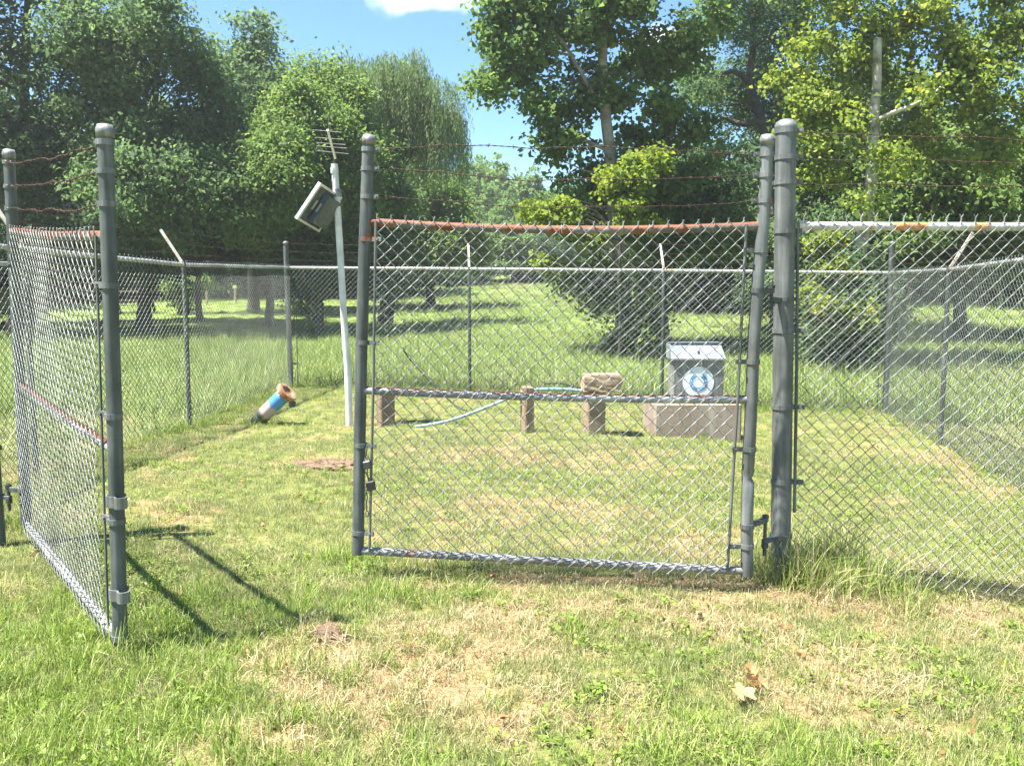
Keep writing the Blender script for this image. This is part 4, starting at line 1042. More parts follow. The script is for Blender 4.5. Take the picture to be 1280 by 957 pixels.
def tree(name, base, trunk, lobes, n, leaf, mat_, bark, label, seed, cat='tree', group=None, limbs=(), twigs=True, trunk_r=(.16, .05), **kw):
    """trunk: list of world points; lobes in world coordinates; limbs: list of (points, r0, r1)"""
    base = Vector(base); r_ = empty(name, base, label, cat, group)
    L_ = [(x - base.x, y - base.y, z - base.z, a, b_, c_, w) for (x, y, z, a, b_, c_, w) in lobes]
    me, subs = foliage('crown', L_, n, leaf, seed, mat_, **kw); put('crown', me, r_)
    rg = random.Random(seed); mb = MB(); tp = smooth_path(trunk, 4); m = len(tp)
    rad = [trunk_r[0] * (1 + .5 * math.exp(-i / m * 18)) * (1 - i / (m - 1)) + trunk_r[1] * i / (m - 1) for i in range(m)]
    tp = [p + Vector((rg.uniform(-1, 1), rg.uniform(-1, 1), 0)) * .02 for p in tp]
    mb.tube(tp, rad, 10)
    for (pts, a, b_) in limbs:
        q = smooth_path(pts, 4); mb.tube([p + Vector((rg.uniform(-1, 1), rg.uniform(-1, 1), rg.uniform(-1, 1))) * .02 for p in q], [a + (b_ - a) * i / (len(q) - 1) for i in range(len(q))], 7)
    if twigs:
        for s in subs:
            s = Vector(s) + base
            best = min(range(2, m), key=lambda i: (tp[i] - s).length + max(0, tp[i].z - s.z + .3) * 2.5)
            p = tp[best]; mid = lerp(p, s, .5) + Vector((rg.uniform(-.2, .2), rg.uniform(-.2, .2), rg.uniform(0, .3))); rr_ = min(rad[best] * .35, .032)
            mb.tube(smooth_path([p, mid, s], 3), [rr_ * (1 - .8 * i / 6) for i in range(7)], 5, caps=False)
    mb.build('trunk', M[bark], r_); return r_
def lobe(px, py, Y, rpx, rpy, w=1.0, dep=None):
    c = at(px, py, Y); k = Y / F_PX
    rx, rz = rpx * k, rpy * k; return (c.x, c.y, c.z, rx, dep if dep else (rx + rz) / 2, rz, w)
def gp(px, Y):
    x = (px - CX) / F_PX * Y; return Vector((x, Y, float(gz(x, Y))))
def straight(b, top, n=4, wig=.15, seed=0):
    rg = random.Random(seed); return [lerp(b, top, i / n) + Vector((rg.uniform(-wig, wig), rg.uniform(-wig, wig), 0)) * (0 if i == 0 else 1) for i in range(n + 1)]

# A: darkest tree at the far left
b = gp(20, 23.5)
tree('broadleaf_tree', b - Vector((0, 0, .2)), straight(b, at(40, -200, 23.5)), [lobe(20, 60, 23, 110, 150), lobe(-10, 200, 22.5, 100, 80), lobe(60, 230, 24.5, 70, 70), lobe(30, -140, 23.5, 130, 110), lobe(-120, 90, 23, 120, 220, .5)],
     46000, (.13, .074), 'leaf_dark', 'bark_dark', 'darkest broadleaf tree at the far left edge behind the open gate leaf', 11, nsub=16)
# B: big dense tree
b = gp(337, 24.5)
b2 = gp(180, 25)
tree('broadleaf_tree', b2 - Vector((0, 0, .2)), straight(b2, at(210, -200, 25)), [lobe(180, 75, 22.4, 85, 105, 1.2), lobe(215, 235, 21.8, 105, 75, 1.1), lobe(130, 130, 22.8, 60, 100), lobe(258, 160, 23.5, 50, 85, 1), lobe(160, -110, 24.5, 95, 100, .7), lobe(170, 285, 24.4, 60, 40, .6)],
     84000, (.108, .060), 'leaf_oak', 'bark_dark', 'tall dense dark green broadleaf tree rising left of the antenna pole', 12, nsub=20)
b = gp(250, 27)
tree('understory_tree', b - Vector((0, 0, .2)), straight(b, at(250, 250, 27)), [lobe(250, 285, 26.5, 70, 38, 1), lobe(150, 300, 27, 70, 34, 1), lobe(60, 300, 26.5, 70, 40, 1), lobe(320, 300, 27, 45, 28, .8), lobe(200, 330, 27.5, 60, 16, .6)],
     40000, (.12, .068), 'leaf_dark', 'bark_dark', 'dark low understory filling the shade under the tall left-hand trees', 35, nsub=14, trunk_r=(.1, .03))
# C rounded top behind
b = gp(318, 31)
tree('broadleaf_tree', b - Vector((0, 0, .2)), straight(b, at(318, 60, 31)), [lobe(316, 56, 31, 36, 34), lobe(270, 85, 31, 30, 34, .7), lobe(300, 100, 30.5, 44, 40), lobe(330, 105, 30.8, 40, 36), lobe(285, 140, 30.5, 40, 55), lobe(350, 140, 31, 40, 55), lobe(320, 240, 30, 80, 80)],
     30000, (.14, .08), 'leaf_oak', 'bark_dark', 'rounded tree crown peeping over between the dense tree and the willow', 13, nsub=12)
# D lighter tree with the trunk at the corner post
b = gp(337, 25.5)
tree('broadleaf_tree', b - Vector((0, 0, .2)), [b, at(338, 370, 25.5), at(345, 300, 25.6), at(370, 200, 25.6), at(390, 90, 25.6)],
     [lobe(380, 165, 22.8, 55, 68, 1.1), lobe(345, 215, 22.3, 55, 65), lobe(425, 160, 24, 45, 65), lobe(400, 105, 24, 34, 34, .7), lobe(430, 235, 23.5, 60, 50), lobe(320, 265, 22.3, 50, 40, .8)],
     70000, (.10, .054), 'leaf_light', 'bark_dark', 'lighter green spreading tree behind the antenna and solar panel', 14, nsub=18, limbs=[([at(345, 300, 25.6), at(380, 260, 25.4), at(420, 230, 25.2)], .09, .03)], trunk_r=(.13, .05))
# small tree with short dark trunk
b = gp(399, 23.8)
tree('broadleaf_tree', b - Vector((0, 0, .2)), [b, at(399, 385, 23.8), at(402, 350, 23.8), at(405, 300, 23.8)],
     [lobe(400, 335, 23.6, 45, 32, 1), lobe(440, 300, 23.8, 50, 42), lobe(375, 305, 24, 40, 35), lobe(475, 330, 24.2, 45, 42, .8), lobe(485, 265, 25, 45, 50, 1), lobe(370, 375, 23.5, 14, 16, .5)],
     50000, (.10, .052), 'leaf_oak', 'bark_dark', 'low bushy tree with short dark trunk right of the corner post', 15, nsub=14, trunk_r=(.12, .05))
# E willow
def willow(b, lobes, nstr, label, seed):
    rng = np.random.RandomState(seed); r_ = empty('willow_tree', b, label, 'tree')
    C = []; Ax = []
    wts = np.array([l[3] * l[5] for l in lobes]); wts = wts / wts.sum()
    starts = []
    for i in range(nstr):
        l = lobes[rng.choice(len(lobes), p=wts)]; d = rng.normal(size=3); d /= np.linalg.norm(d); d[2] = abs(d[2]) * .9 if rng.rand() < .75 else d[2]
        p = np.array(l[:3]) + d * np.array(l[3:6]) * rng.uniform(.65, 1.12); starts.append(p)
        ln = rng.uniform(.8, 2.3); k = int(ln / .055); sw = np.array([rng.normal() * .12 + d[0] * .45, rng.normal() * .1 + d[1] * .2, 0])
        t = np.linspace(0, 1, k)[:, None]; pts = p + sw * np.sqrt(t) * .8 + np.array([0, 0, -1.]) * t * ln + rng.normal(size=(k, 3)) * .025
        C.append(pts); a = rng.normal(size=(k, 3)) * .35 + np.array([0, 0, -1.]); Ax.append(a)
    C = np.concatenate(C) - np.array(tuple(b)); Ax = unit(np.concatenate(Ax)); Nr = rng.normal(size=C.shape); Nr = unit(Nr - Ax * (Ax * Nr).sum(1)[:, None])
    m = len(C); me = leaf_mesh('crown', C, Nr, Ax, rng.uniform(.10, .17, m), rng.uniform(.018, .028, m), rng.uniform(0, 1, m), 'leaf_willow'); put('crown', me, r_)
    mb = MB(); top = Vector(lobes[0][:3]); mb.tube(smooth_path(straight(Vector(b), top, 4, .2, seed), 4), [.25 - .2 * i / 16 for i in range(17)], 8)
    for l in lobes[1:]: mb.tube(smooth_path([lerp(b, top, .6), lerp(lerp(b, top, .8), Vector(l[:3]), .6), Vector(l[:3])], 4), [.1 - .08 * i / 8 for i in range(9)], 6)
    mb.build('trunk', M['bark_dark'], r_)
wb = gp(480, 27) - Vector((0, 0, .2))
willow(wb, [lobe(505, 100, 27, 26, 30), lobe(468, 105, 27, 32, 34), lobe(548, 115, 27, 24, 20), lobe(435, 105, 26, 34, 38), lobe(410, 120, 26, 26, 30), lobe(505, 150, 27.3, 60, 24), lobe(520, 75, 27.2, 12, 14), lobe(488, 78, 27, 14, 14), lobe(552, 150, 27, 22, 20)], 2700, 'willow with drooping strands against the open sky left of centre', 21)
# F mid bushes under the willow
b = gp(540, 33)
tree('broadleaf_tree', b - Vector((0, 0, .2)), straight(b, at(530, 250, 33)), [lobe(500, 260, 33, 50, 60), lobe(550, 265, 34, 45, 48), lobe(470, 300, 32, 45, 45), lobe(590, 310, 35, 40, 32), lobe(530, 320, 33, 60, 30)],
     36000, (.15, .08), 'leaf_light', 'bark_dark', 'bushy green tree below the willow left of centre', 16, nsub=14)
# G distant hillside trees
far_specs = [(540, 262, 66, 42, 46), (585, 250, 70, 44, 52), (628, 252, 76, 46, 52), (662, 264, 64, 34, 48), (600, 295, 60, 36, 34), (520, 300, 58, 38, 36), (640, 310, 56, 40, 28), (560, 310, 55, 38, 30), (690, 290, 62, 40, 46)]
far_names = ['far hillside tree at the left foot of the sky gap', 'tallest rounded tree in the far hillside mass', 'far hillside tree just left of the sycamore in the sky gap', 'small far tree touching the sycamore crown', 'low far tree in the middle of the gap',
             'far tree beside the bushy tree under the willow', 'pale far bush above the gate rail', 'low far bush left of the middle of the gap', 'far tree half hidden by the sycamore']
fm = None
for i, (px, py, Y, rx, ry) in enumerate(far_specs):
    c = at(px, py, Y); g = float(gz(c.x, Y)); r_ = empty('far_tree', (c.x, Y, g), far_names[i], 'tree', 'trees on the far hillside')
    if fm is None:
        fm, subs = foliage('crown', [(0, 0, 0, 1, 1, .95, 1), (.5, -.1, -.3, .6, .6, .55, .7), (-.5, 0, -.35, .6, .6, .55, .7), (.1, 0, -.7, .8, .7, .6, .8)], 16000, (.085, .06), 40, 'leaf_far', clump=.06, nsub=16, subr=.3)
        tm = MB(); tm.tube([(0, 0, -2.6), (.03, 0, -1.2), (0, 0, .2)], [.06, .05, .02], 6); tmo = tm.build('tmp', M['bark_dark']); tmesh = tmo.data; bpy.data.objects.remove(tmo)
    k = Y / F_PX; sx, sz = rx * k, ry * k
    o = put('crown', fm, r_, (0, 0, c.z - g)); o.scale = (sx, sx, sz); o.rotation_euler = (0, 0, i * 1.9)
    o = put('trunk', tmesh, r_, (0, 0, c.z - g)); o.scale = (sx, sx, (c.z - g) / 2.5)

# H central sycamore
YH = 19.0; b = gp(782, YH)
H_lobes = [lobe(745, 20, YH, 75, 60, 1.0), lobe(655, 50, YH, 58, 60, .9), lobe(612, 12, YH - .3, 42, 36, .6), lobe(620, 105, YH - .2, 40, 30, .5), lobe(690, 130, YH + .2, 55, 48, .8), lobe(795, 110, YH + .5, 65, 60, .8), lobe(850, 60, YH + .8, 60, 70, .7),
           lobe(700, 185, YH, 45, 32, .7), lobe(745, 225, YH + .4, 60, 34, .8), lobe(850, 180, YH + .6, 60, 50, .7), lobe(820, 230, YH + .6, 50, 34, .7), lobe(700, -120, YH, 120, 90, .3), lobe(860, -100, YH, 110, 90, .3), lobe(668, -30, YH, 60, 50, .4)]
tree('sycamore_tree', b - Vector((0, 0, .2)), [b, at(779, 380, YH), at(771, 300, YH), at(764, 220, YH), at(757, 130, YH), at(752, 30, YH), at(752, -80, YH), at(748, -200, YH)],
     H_lobes, 34000, (.105, .095), 'leaf_syc', 'bark_mid', 'tall sycamore in the centre with pale upper trunk and open leafy crown', 22, nsub=15, core=.02, clump=.15, subr=.30, twigs=False,
     limbs=[([at(757, 140, YH), at(735, 105, YH - .1), at(715, 70, YH - .2), at(696, 45, YH - .3), at(670, 20, YH - .3)], .06, .015), ([at(752, 60, YH), at(745, 40, YH), at(738, 15, YH)], .05, .02), ([at(753, 45, YH), at(765, 15, YH), at(775, -20, YH)], .07, .03),
            ([at(765, 220, YH), at(800, 190, YH + .3), at(850, 165, YH + .5)], .05, .012), ([at(760, 190, YH), at(720, 170, YH), at(685, 165, YH), at(660, 150, YH)], .045, .01), ([at(735, 105, YH - .1), at(690, 95, YH), at(645, 100, YH - .2), at(615, 110, YH - .2)], .03, .008),
            ([at(715, 70, YH - .2), at(670, 60, YH), at(625, 40, YH - .2), at(600, 15, YH - .3)], .03, .008), ([at(757, 130, YH), at(790, 95, YH + .3), at(830, 60, YH + .6), at(860, 20, YH + .8)], .05, .012), ([at(764, 215, YH), at(735, 215, YH), at(700, 200, YH)], .03, .008)], trunk_r=(.19, .045))
# dark lower growth in front of the sycamore trunk
b = gp(830, YH + 2)
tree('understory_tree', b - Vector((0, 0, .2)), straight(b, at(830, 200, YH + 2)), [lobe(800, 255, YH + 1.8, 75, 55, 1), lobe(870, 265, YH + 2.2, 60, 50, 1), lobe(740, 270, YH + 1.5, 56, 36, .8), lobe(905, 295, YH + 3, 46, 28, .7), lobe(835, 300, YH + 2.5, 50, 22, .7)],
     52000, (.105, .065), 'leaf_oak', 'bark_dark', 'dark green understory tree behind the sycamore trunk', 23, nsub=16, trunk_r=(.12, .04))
b = gp(790, YH - .6)
tree('drooping_bush', b - Vector((0, 0, .1)), straight(b, at(785, 370, YH - .6), 3, .05), [lobe(748, 372, YH - .6, 28, 24, .8), lobe(805, 400, YH - .5, 26, 28, 1), lobe(780, 425, YH - .5, 32, 18, .8), lobe(720, 350, YH - .4, 26, 18, .6), lobe(755, 335, YH - .3, 30, 20, .7)],
     8000, (.085, .055), 'leaf_syc', 'bark_dark', 'dark leafy bush growing round the foot of the central sycamore', 24, cat='bush', nsub=10, trunk_r=(.05, .02))
b = gp(775, YH - 1.2)
tree('leafy_sapling', b - Vector((0, 0, .1)), [b, at(775, 330, YH - 1.2), at(778, 230, YH - 1.2)], [lobe(778, 225, YH - 1.2, 30, 26, 1), lobe(786, 265, YH - 1.2, 18, 28, .9), lobe(700, 268, YH - 1, 38, 22, 1), lobe(745, 300, YH - 1, 22, 14, .5), lobe(690, 335, YH - 1, 24, 14, .5), lobe(665, 270, YH - .6, 20, 16, .6), lobe(800, 282, YH - 1, 30, 10, .4), lobe(822, 200, YH - 1, 24, 12, .4)],
     9500, (.085, .07), 'leaf_lime', 'bark_dark', 'yellow-green sprays lit by the sun in front of the sycamore trunk', 25, cat='sapling', nsub=9, clump=.10, core=.03, trunk_r=(.04, .015))

# I dark branching tree
YI = 24.0; b = gp(975, YI)
I_l = [lobe(900, 30, YI, 50, 45, .8), lobe(960, 10, YI + .5, 60, 50, .9), lobe(1000, 80, YI + .5, 40, 60, .7), lobe(870, 110, YI, 40, 50, .6), lobe(900, 190, YI + .3, 45, 30, .7), lobe(980, 150, YI + .6, 30, 40, .6), lobe(940, -90, YI, 110, 70, .5), lobe(890, 250, YI + .5, 45, 50, .9), lobe(950, 290, YI + 1, 60, 40, .9), lobe(1000, 200, YI + 1, 35, 50, .8), lobe(990, 40, YI + 1, 45, 50, .7), lobe(915, 100, YI + 1.5, 60, 70, .8), lobe(960, 130, YI + 1.8, 60, 70, .9)]
tree('oak_tree', b - Vector((0, 0, .2)), [b, at(972, 300, YI), at(962, 190, YI), at(945, 130, YI), at(938, 95, YI), at(941, 40, YI), at(936, -60, YI)], I_l, 50000, (.10, .045), 'leaf_oak', 'bark_dark',
     'dark gnarled tree with bare crooked limbs just left of the thick post', 26, nsub=12, core=.03, clump=.14, trunk_r=(.20, .05), twigs=False,
     limbs=[([at(940, 110, YI), at(920, 90, YI), at(895, 96, YI), at(878, 90, YI)], .09, .02), ([at(950, 150, YI), at(925, 155, YI), at(905, 148, YI), at(888, 158, YI)], .10, .02), ([at(948, 145, YI), at(930, 130, YI), at(905, 132, YI)], .05, .015),
            ([at(940, 60, YI), at(960, 45, YI), at(985, 30, YI), at(1010, 25, YI)], .07, .02), ([at(938, 30, YI), at(948, 10, YI), at(960, -10, YI)], .06, .02), ([at(955, 170, YI), at(975, 120, YI), at(995, 70, YI), at(1000, 30, YI)], .08, .02), ([at(895, 96, YI), at(885, 75, YI), at(872, 60, YI)], .03, .01), ([at(960, 45, YI), at(968, 60, YI), at(962, 80, YI)], .03, .01)])

# J right sycamore with the white broken trunk
YJ = 17.5; b = gp(1068, YJ)
J_l = [lobe(1060, 50, YJ, 70, 60, 1), lobe(1150, 70, YJ, 80, 70, 1), lobe(1240, 50, YJ + .3, 60, 80, .9), lobe(1030, 150, YJ, 50, 60, .9), lobe(1140, 170, YJ + .2, 60, 40, .6), lobe(1230, 130, YJ, 65, 55, 1), lobe(1030, 215, YJ, 45, 32, .8), lobe(1230, 190, YJ, 55, 40, .8), lobe(1180, -70, YJ, 130, 70, .6), lobe(1040, -50, YJ, 80, 60, .6), lobe(1340, 100, YJ, 80, 130, .5), lobe(1070, 150, YJ - 1.3, 22, 22, .3), lobe(1110, 200, YJ - 1.3, 34, 26, .6), lobe(1085, 255, YJ - 1.2, 26, 20, .5), lobe(1165, 105, YJ - 1.4, 30, 22, .5), lobe(1000, 110, YJ + .2, 36, 60, .7)]
tree('sycamore_tree', b - Vector((0, 0, .2)), [b, at(1072, 350, YJ), at(1082, 270, YJ - .4), at(1090, 200, YJ - .5), at(1095, 120, YJ - .6), at(1096, 48, YJ - .7)],
     J_l, 40000, (.085, .072), 'leaf_yel', 'bark_white', 'sycamore on the right with white broken-topped trunk and yellow-green leaves', 27, nsub=15, core=.02, clump=.14, subr=.30, trunk_r=(.14, .07), twigs=False,
     limbs=[([at(1098, 150, YJ - .6), at(1120, 140, YJ - .8), at(1145, 130, YJ - .9), at(1163, 121, YJ - 1.0), at(1178, 108, YJ - .9)], .05, .018), ([at(1098, 190, YJ), at(1130, 150, YJ + .5), at(1170, 90, YJ + .6), at(1200, 20, YJ + .5)], .08, .03), ([at(1090, 200, YJ), at(1060, 120, YJ + .5), at(1040, 20, YJ + .5)], .07, .03)])
b = gp(1062, YJ - 1.0)
tree('drooping_bush', b - Vector((0, 0, .1)), straight(b, at(1062, 380, YJ - 1.0), 3, .05), [lobe(1070, 400, YJ - .9, 42, 36, 1), lobe(1040, 430, YJ - .9, 36, 22, .8), lobe(1095, 380, YJ - .8, 32, 34, .8), lobe(1075, 345, YJ - .7, 32, 24, .7)],
     14000, (.09, .06), 'leaf_oak', 'bark_dark', 'dark leafy bush hiding the foot of the white-trunked sycamore', 34, cat='bush', nsub=10, trunk_r=(.05, .02))
# K understory right
b = gp(1080, 23)
tree('understory_tree', b - Vector((0, 0, .2)), straight(b, at(1080, 150, 23)), [lobe(1060, 200, 24, 70, 60, 1), lobe(1020, 290, 23.5, 60, 60, 1), lobe(1090, 300, 23, 60, 60, 1), lobe(1060, 390, 22, 60, 45, 1.1), lobe(1100, 120, 25, 60, 60, .8), lobe(985, 370, 23, 50, 40, .8)],
     56000, (.12, .07), 'leaf_oak', 'bark_dark', 'dark understory tree behind the white trunk, leaves down to the meadow', 28, nsub=16)
b = gp(1200, 22)
tree('understory_tree', b - Vector((0, 0, .2)), straight(b, at(1200, 150, 22)), [lobe(1170, 230, 22, 70, 60, 1.1), lobe(1250, 240, 22.5, 70, 70, 1.1), lobe(1140, 310, 22.5, 60, 50, 1), lobe(1220, 320, 23, 80, 45, 1), lobe(1320, 230, 22, 70, 100, .6), lobe(1180, 180, 24, 60, 50, .8)],
     56000, (.12, .075), 'leaf_light', 'bark_dark', 'broad understory tree filling the right edge above the fence', 29, nsub=18)
b = gp(1050, 15.8)
tree('leafy_sapling', b - Vector((0, 0, .1)), [b, at(1040, 360, 15.8), at(1030, 310, 15.8)], [lobe(1030, 310, 15.8, 18, 20, .8), lobe(1020, 380, 15.8, 24, 28, 1), lobe(1060, 400, 15.7, 30, 20, 1), lobe(1085, 395, 15.8, 16, 16, .4), lobe(1040, 345, 15.8, 18, 22, .6)],
     7000, (.085, .06), 'leaf_yel', 'bark_dark', 'yellow-leaved sapling just beyond the back fence right of the thick post', 30, cat='sapling', nsub=9, clump=.08, core=.05, trunk_r=(.03, .012))
b = gp(230, 30)
tree('leafy_sapling', b - Vector((0, 0, .1)), [b, at(228, 385, 30), at(226, 360, 30)], [lobe(222, 357, 30, 24, 8, 1), lobe(250, 355, 30, 22, 7, .8), lobe(230, 380, 30, 14, 12, .4)],
     2500, (.13, .08), 'leaf_light', 'bark_dark', 'small sunlit sapling in the shade beyond the left fence', 31, cat='sapling', nsub=8, clump=.12, trunk_r=(.03, .012))

# wood beyond the meadow: one mass of crowns nobody could count
def geo_instances(name, pts, rot, scl, meshes, attrs, label, idx, kind='stuff'):
    me = bpy.data.meshes.new(name); n = len(pts)
    me.vertices.add(n); me.vertices.foreach_set('co', np.asarray(pts, np.float32).ravel())
    def addv(nm, typ, arr, key):
        a = me.attributes.new(nm, typ, 'POINT'); a.data.foreach_set(key, np.asarray(arr).ravel())
    addv('rot', 'FLOAT_VECTOR', np.asarray(rot, np.float32), 'vector'); addv('scl', 'FLOAT_VECTOR', np.asarray(scl, np.float32), 'vector')
    addv('idx', 'INT', np.asarray(idx, np.int32), 'value')
    for k, v in attrs.items(): addv(k, 'FLOAT', np.asarray(v, np.float32), 'value')
    o = bpy.data.objects.new(name, me); COL.objects.link(o); tag(o, label, kind=kind)
    src = bpy.data.collections.new(name + '_source')
    for i, m_ in enumerate(meshes):
        s = bpy.data.objects.new('%s_source_%02d' % (name, i), m_); src.objects.link(s)
    ng = bpy.data.node_groups.new(name, 'GeometryNodeTree')
    ng.interface.new_socket('Geometry', in_out='INPUT', socket_type='NodeSocketGeometry'); ng.interface.new_socket('Geometry', in_out='OUTPUT', socket_type='NodeSocketGeometry')
    N = ng.nodes; gi = N.new('NodeGroupInput'); go = N.new('NodeGroupOutput'); ci = N.new('GeometryNodeCollectionInfo'); ci.inputs['Collection'].default_value = src
    ci.inputs['Separate Children'].default_value = True; ci.inputs['Reset Children'].default_value = True
    iop = N.new('GeometryNodeInstanceOnPoints'); iop.inputs['Pick Instance'].default_value = True
    def na(nm, typ):
        q = N.new('GeometryNodeInputNamedAttribute'); q.data_type = typ; q.inputs['Name'].default_value = nm; return q.outputs['Attribute']
    lk = ng.links.new
    lk(gi.outputs[0], iop.inputs['Points']); lk(ci.outputs[0], iop.inputs['Instance']); lk(na('idx', 'INT'), iop.inputs['Instance Index'])
    rt_ = na('rot', 'FLOAT_VECTOR')
    e2r = N.new('FunctionNodeEulerToRotation'); lk(rt_, e2r.inputs[0]); lk(e2r.outputs[0], iop.inputs['Rotation'])
    lk(na('scl', 'FLOAT_VECTOR'), iop.inputs['Scale']); lk(iop.outputs[0], go.inputs[0])
    md = o.modifiers.new('scatter', 'NODES'); md.node_group = ng; return o
crA, _ = foliage('wood_crown', [(0, 0, 0, 1, 1, 1, 1), (.4, -.2, -.6, .8, .8, .6, .8), (-.4, -.2, -.6, .8, .8, .6, .8), (0, -.2, -1.1, 1, .8, .5, .8)], 16000, (.075, .045), 61, 'leaf_dark', clump=.05, nsub=18, subr=.3)
crB, _ = foliage('wood_crown', [(0, 0, 0, 1, 1, 1, 1), (.4, -.2, -.6, .8, .8, .6, .8), (-.4, -.2, -.6, .8, .8, .6, .8)], 14000, (.075, .045), 62, 'leaf_oak', clump=.05, nsub=18, subr=.3)
rngw = np.random.RandomState(4); pts = []; sc2 = []; ix = []
for i in range(64):
    if i < 24: px = rngw.uniform(-250, 480); Y = rngw.uniform(38, 47); s = rngw.uniform(2.6, 3.6)
    elif i < 46: px = rngw.uniform(860, 1500); Y = rngw.uniform(32, 42); s = rngw.uniform(2.4, 3.4)
    else: px = rngw.uniform(450, 900); Y = rngw.uniform(52, 60); s = rngw.uniform(1.4, 2.0)
    x = (px - CX) / F_PX * Y; pts.append((x, Y, float(gz(x, Y)) + s * (1.25 if i < 46 else .95))); sc2.append((s, s, s * rngw.uniform(1, 1.3) if i < 46 else s * .8)); ix.append(i % 2)
for i in range(40):    # a few either side, outside the frame
    s_ = -1 if i % 2 else 1; x = s_ * rngw.uniform(20, 46); Y = rngw.uniform(8, 40); s = rngw.uniform(3, 4); pts.append((x, Y, float(gz(x, Y)) + s * 1.2)); sc2.append((s, s, s * 1.3)); ix.append(i % 2)
geo_instances('woodland', pts, [(0, 0, rngw.uniform(0, 6.28)) for _ in pts], sc2, [crA, crB], {}, 'dark woodland edge closing off the meadow behind the nearer trees', ix)

# ------------------------------------------------------------------ grass
def tuft(n, rad, l0, l1, w, bend, seed, mat_, segs=2, flat=0.0, name='tuft'):
    rng = np.random.RandomState(seed); V = []; F_ = []; rn = []
    for i in range(n):
        r_ = rad * math.sqrt(rng.rand()); t = rng.rand() * 6.283; x, y = r_ * math.cos(t), r_ * math.sin(t)
        ln = rng.uniform(l0, l1); a = rng.rand() * 6.283; out = rng.uniform(.1, bend) + flat
        d = np.array([math.cos(a), math.sin(a)]); s = np.array([-d[1], d[0], 0]) ; ww = w * rng.uniform(.6, 1.3); b0 = len(V)
        pos = np.array([x, y, -.004]); el = math.pi / 2 - out * .5
        for k in range(segs):
            h = ww * (1 - .75 * (k / segs) ** 1.5)
            V.append(pos - s * h / 2); V.append(pos + s * h / 2)
            e = el - out * (k / segs) * 1.1; e = max(e, -.3)
            pos = pos + np.array([d[0] * math.cos(e), d[1] * math.cos(e), math.sin(e)]) * ln / segs
            if pos[2] < .003: pos[2] = .003
        V.append(pos)
        for k in range(segs - 1):
            F_.append((b0 + 2 * k, b0 + 2 * k + 1, b0 + 2 * k + 3, b0 + 2 * k + 2))
        F_.append((b0 + 2 * segs - 2, b0 + 2 * segs - 1, b0 + 2 * segs)); v = rng.rand(); rn += [v] * segs
    me = bpy.data.meshes.new(name); me.from_pydata([tuple(v) for v in V], [], F_); a = me.attributes.new('rnd', 'FLOAT', 'FACE'); a.data.foreach_set('value', np.array(rn, np.float32))
    me.materials.append(M[mat_]); me.update(); return me
def weed(n, seed, mat_='grass_long'):
    """low broad-leaved weed: small oval leaves on short stalks"""
    rng = np.random.RandomState(seed); V = []; F_ = []; rn = []
    for i in range(n):
        a = rng.rand() * 6.283; r_ = rng.uniform(.0, .045); c = np.array([r_ * math.cos(a), r_ * math.sin(a), rng.uniform(.012, .04)]); s = rng.uniform(.004, .0085)
        nn_ = rng.normal(size=3) * .4 + np.array([0, 0, 1]); nn_ /= np.linalg.norm(nn_); u_ = np.cross(nn_, [math.sin(a), -math.cos(a), .1]); u_ /= np.linalg.norm(u_); w_ = np.cross(nn_, u_); b0 = len(V)
        for t in range(6): V.append(c + (u_ * math.cos(t * 1.047) * 1.2 + w_ * math.sin(t * 1.047) * .8) * s)
        F_.append(tuple(range(b0, b0 + 6))); rn.append(rng.rand() * .6)
    me = bpy.data.meshes.new('weed'); me.from_pydata([tuple(v) for v in V], [], F_); a = me.attributes.new('rnd', 'FLOAT', 'FACE'); a.data.foreach_set('value', np.array(rn, np.float32))
    me.materials.append(M[mat_]); me.update(); return me
rng = np.random.RandomState(99)
def scatter(x0, x1, y0, y1, dens, fn, cull=True):
    """fn(x, y) -> keep probability 0..1; only ground the camera could see from about here"""
    n = int((x1 - x0) * (y1 - y0) * dens); x = rng.uniform(x0, x1, n); y = rng.uniform(y0, y1, n)
    k = rng.rand(n) < fn(x, y)
    if cull: k &= np.abs(x) < (1.4 + y * .66)
    return x[k], y[k]
def finish(name, x, y, meshes, label, smin, smax, tilt=.12, dry=None, zs=None, sel=None):
    n = len(x); z = gz(x, y); rot = np.stack([rng.normal(0, tilt, n), rng.normal(0, tilt, n), rng.uniform(0, 6.283, n)], -1)
    s = rng.uniform(smin, smax, n); zz = s if zs is None else s * zs
    d = dryness(x, y) if dry is None else dry
    ix_ = rng.randint(0, len(meshes), n) if sel is None else sel
    return geo_instances(name, np.stack([x, y, z], -1), rot, np.stack([s, s, zz], -1), meshes, {'dry': d}, label, ix_)
short = [tuft(46, .045, .018, .048, .0023, 1.6, 200 + i, 'grass') for i in range(7)] + [weed(12, 220), weed(16, 221)]
# lawn: nearer is denser
def bare(x, y): return np.clip(1 - .85 * bump(x, (y - dm1.y) * 1.6 + dm1.y, dm1.x, dm1.y, .36) - 1.1 * bump(x, y, dm2.x, dm2.y, .09), 0, 1)
def pr_lawn(x, y):
    d = dryness(x, y); return bare(x, y) * np.clip(1.1 - .85 * d, .12, 1) * (.65 + .6 * fbm(x * 5, y * 5, 61, 2))
xa, ya = scatter(-5, 5, 1.9, 5.2, 620, pr_lawn); xb, yb = scatter(-7, 7, 5.2, 9, 330, pr_lawn); xc, yc = scatter(-12, 12, 9, 17, 150, pr_lawn)
x = np.concatenate([xa, xb, xc]); y = np.concatenate([ya, yb, yc])
sel = rng.randint(0, 7, len(x)); pw_ = fbm(x * 1.7 + 4, y * 1.7, 71, 2); sel = np.where((rng.rand(len(x)) < .16) & (pw_ > .52) & (y < 8), rng.randint(7, 9, len(x)), sel)
print('lawn', len(x))
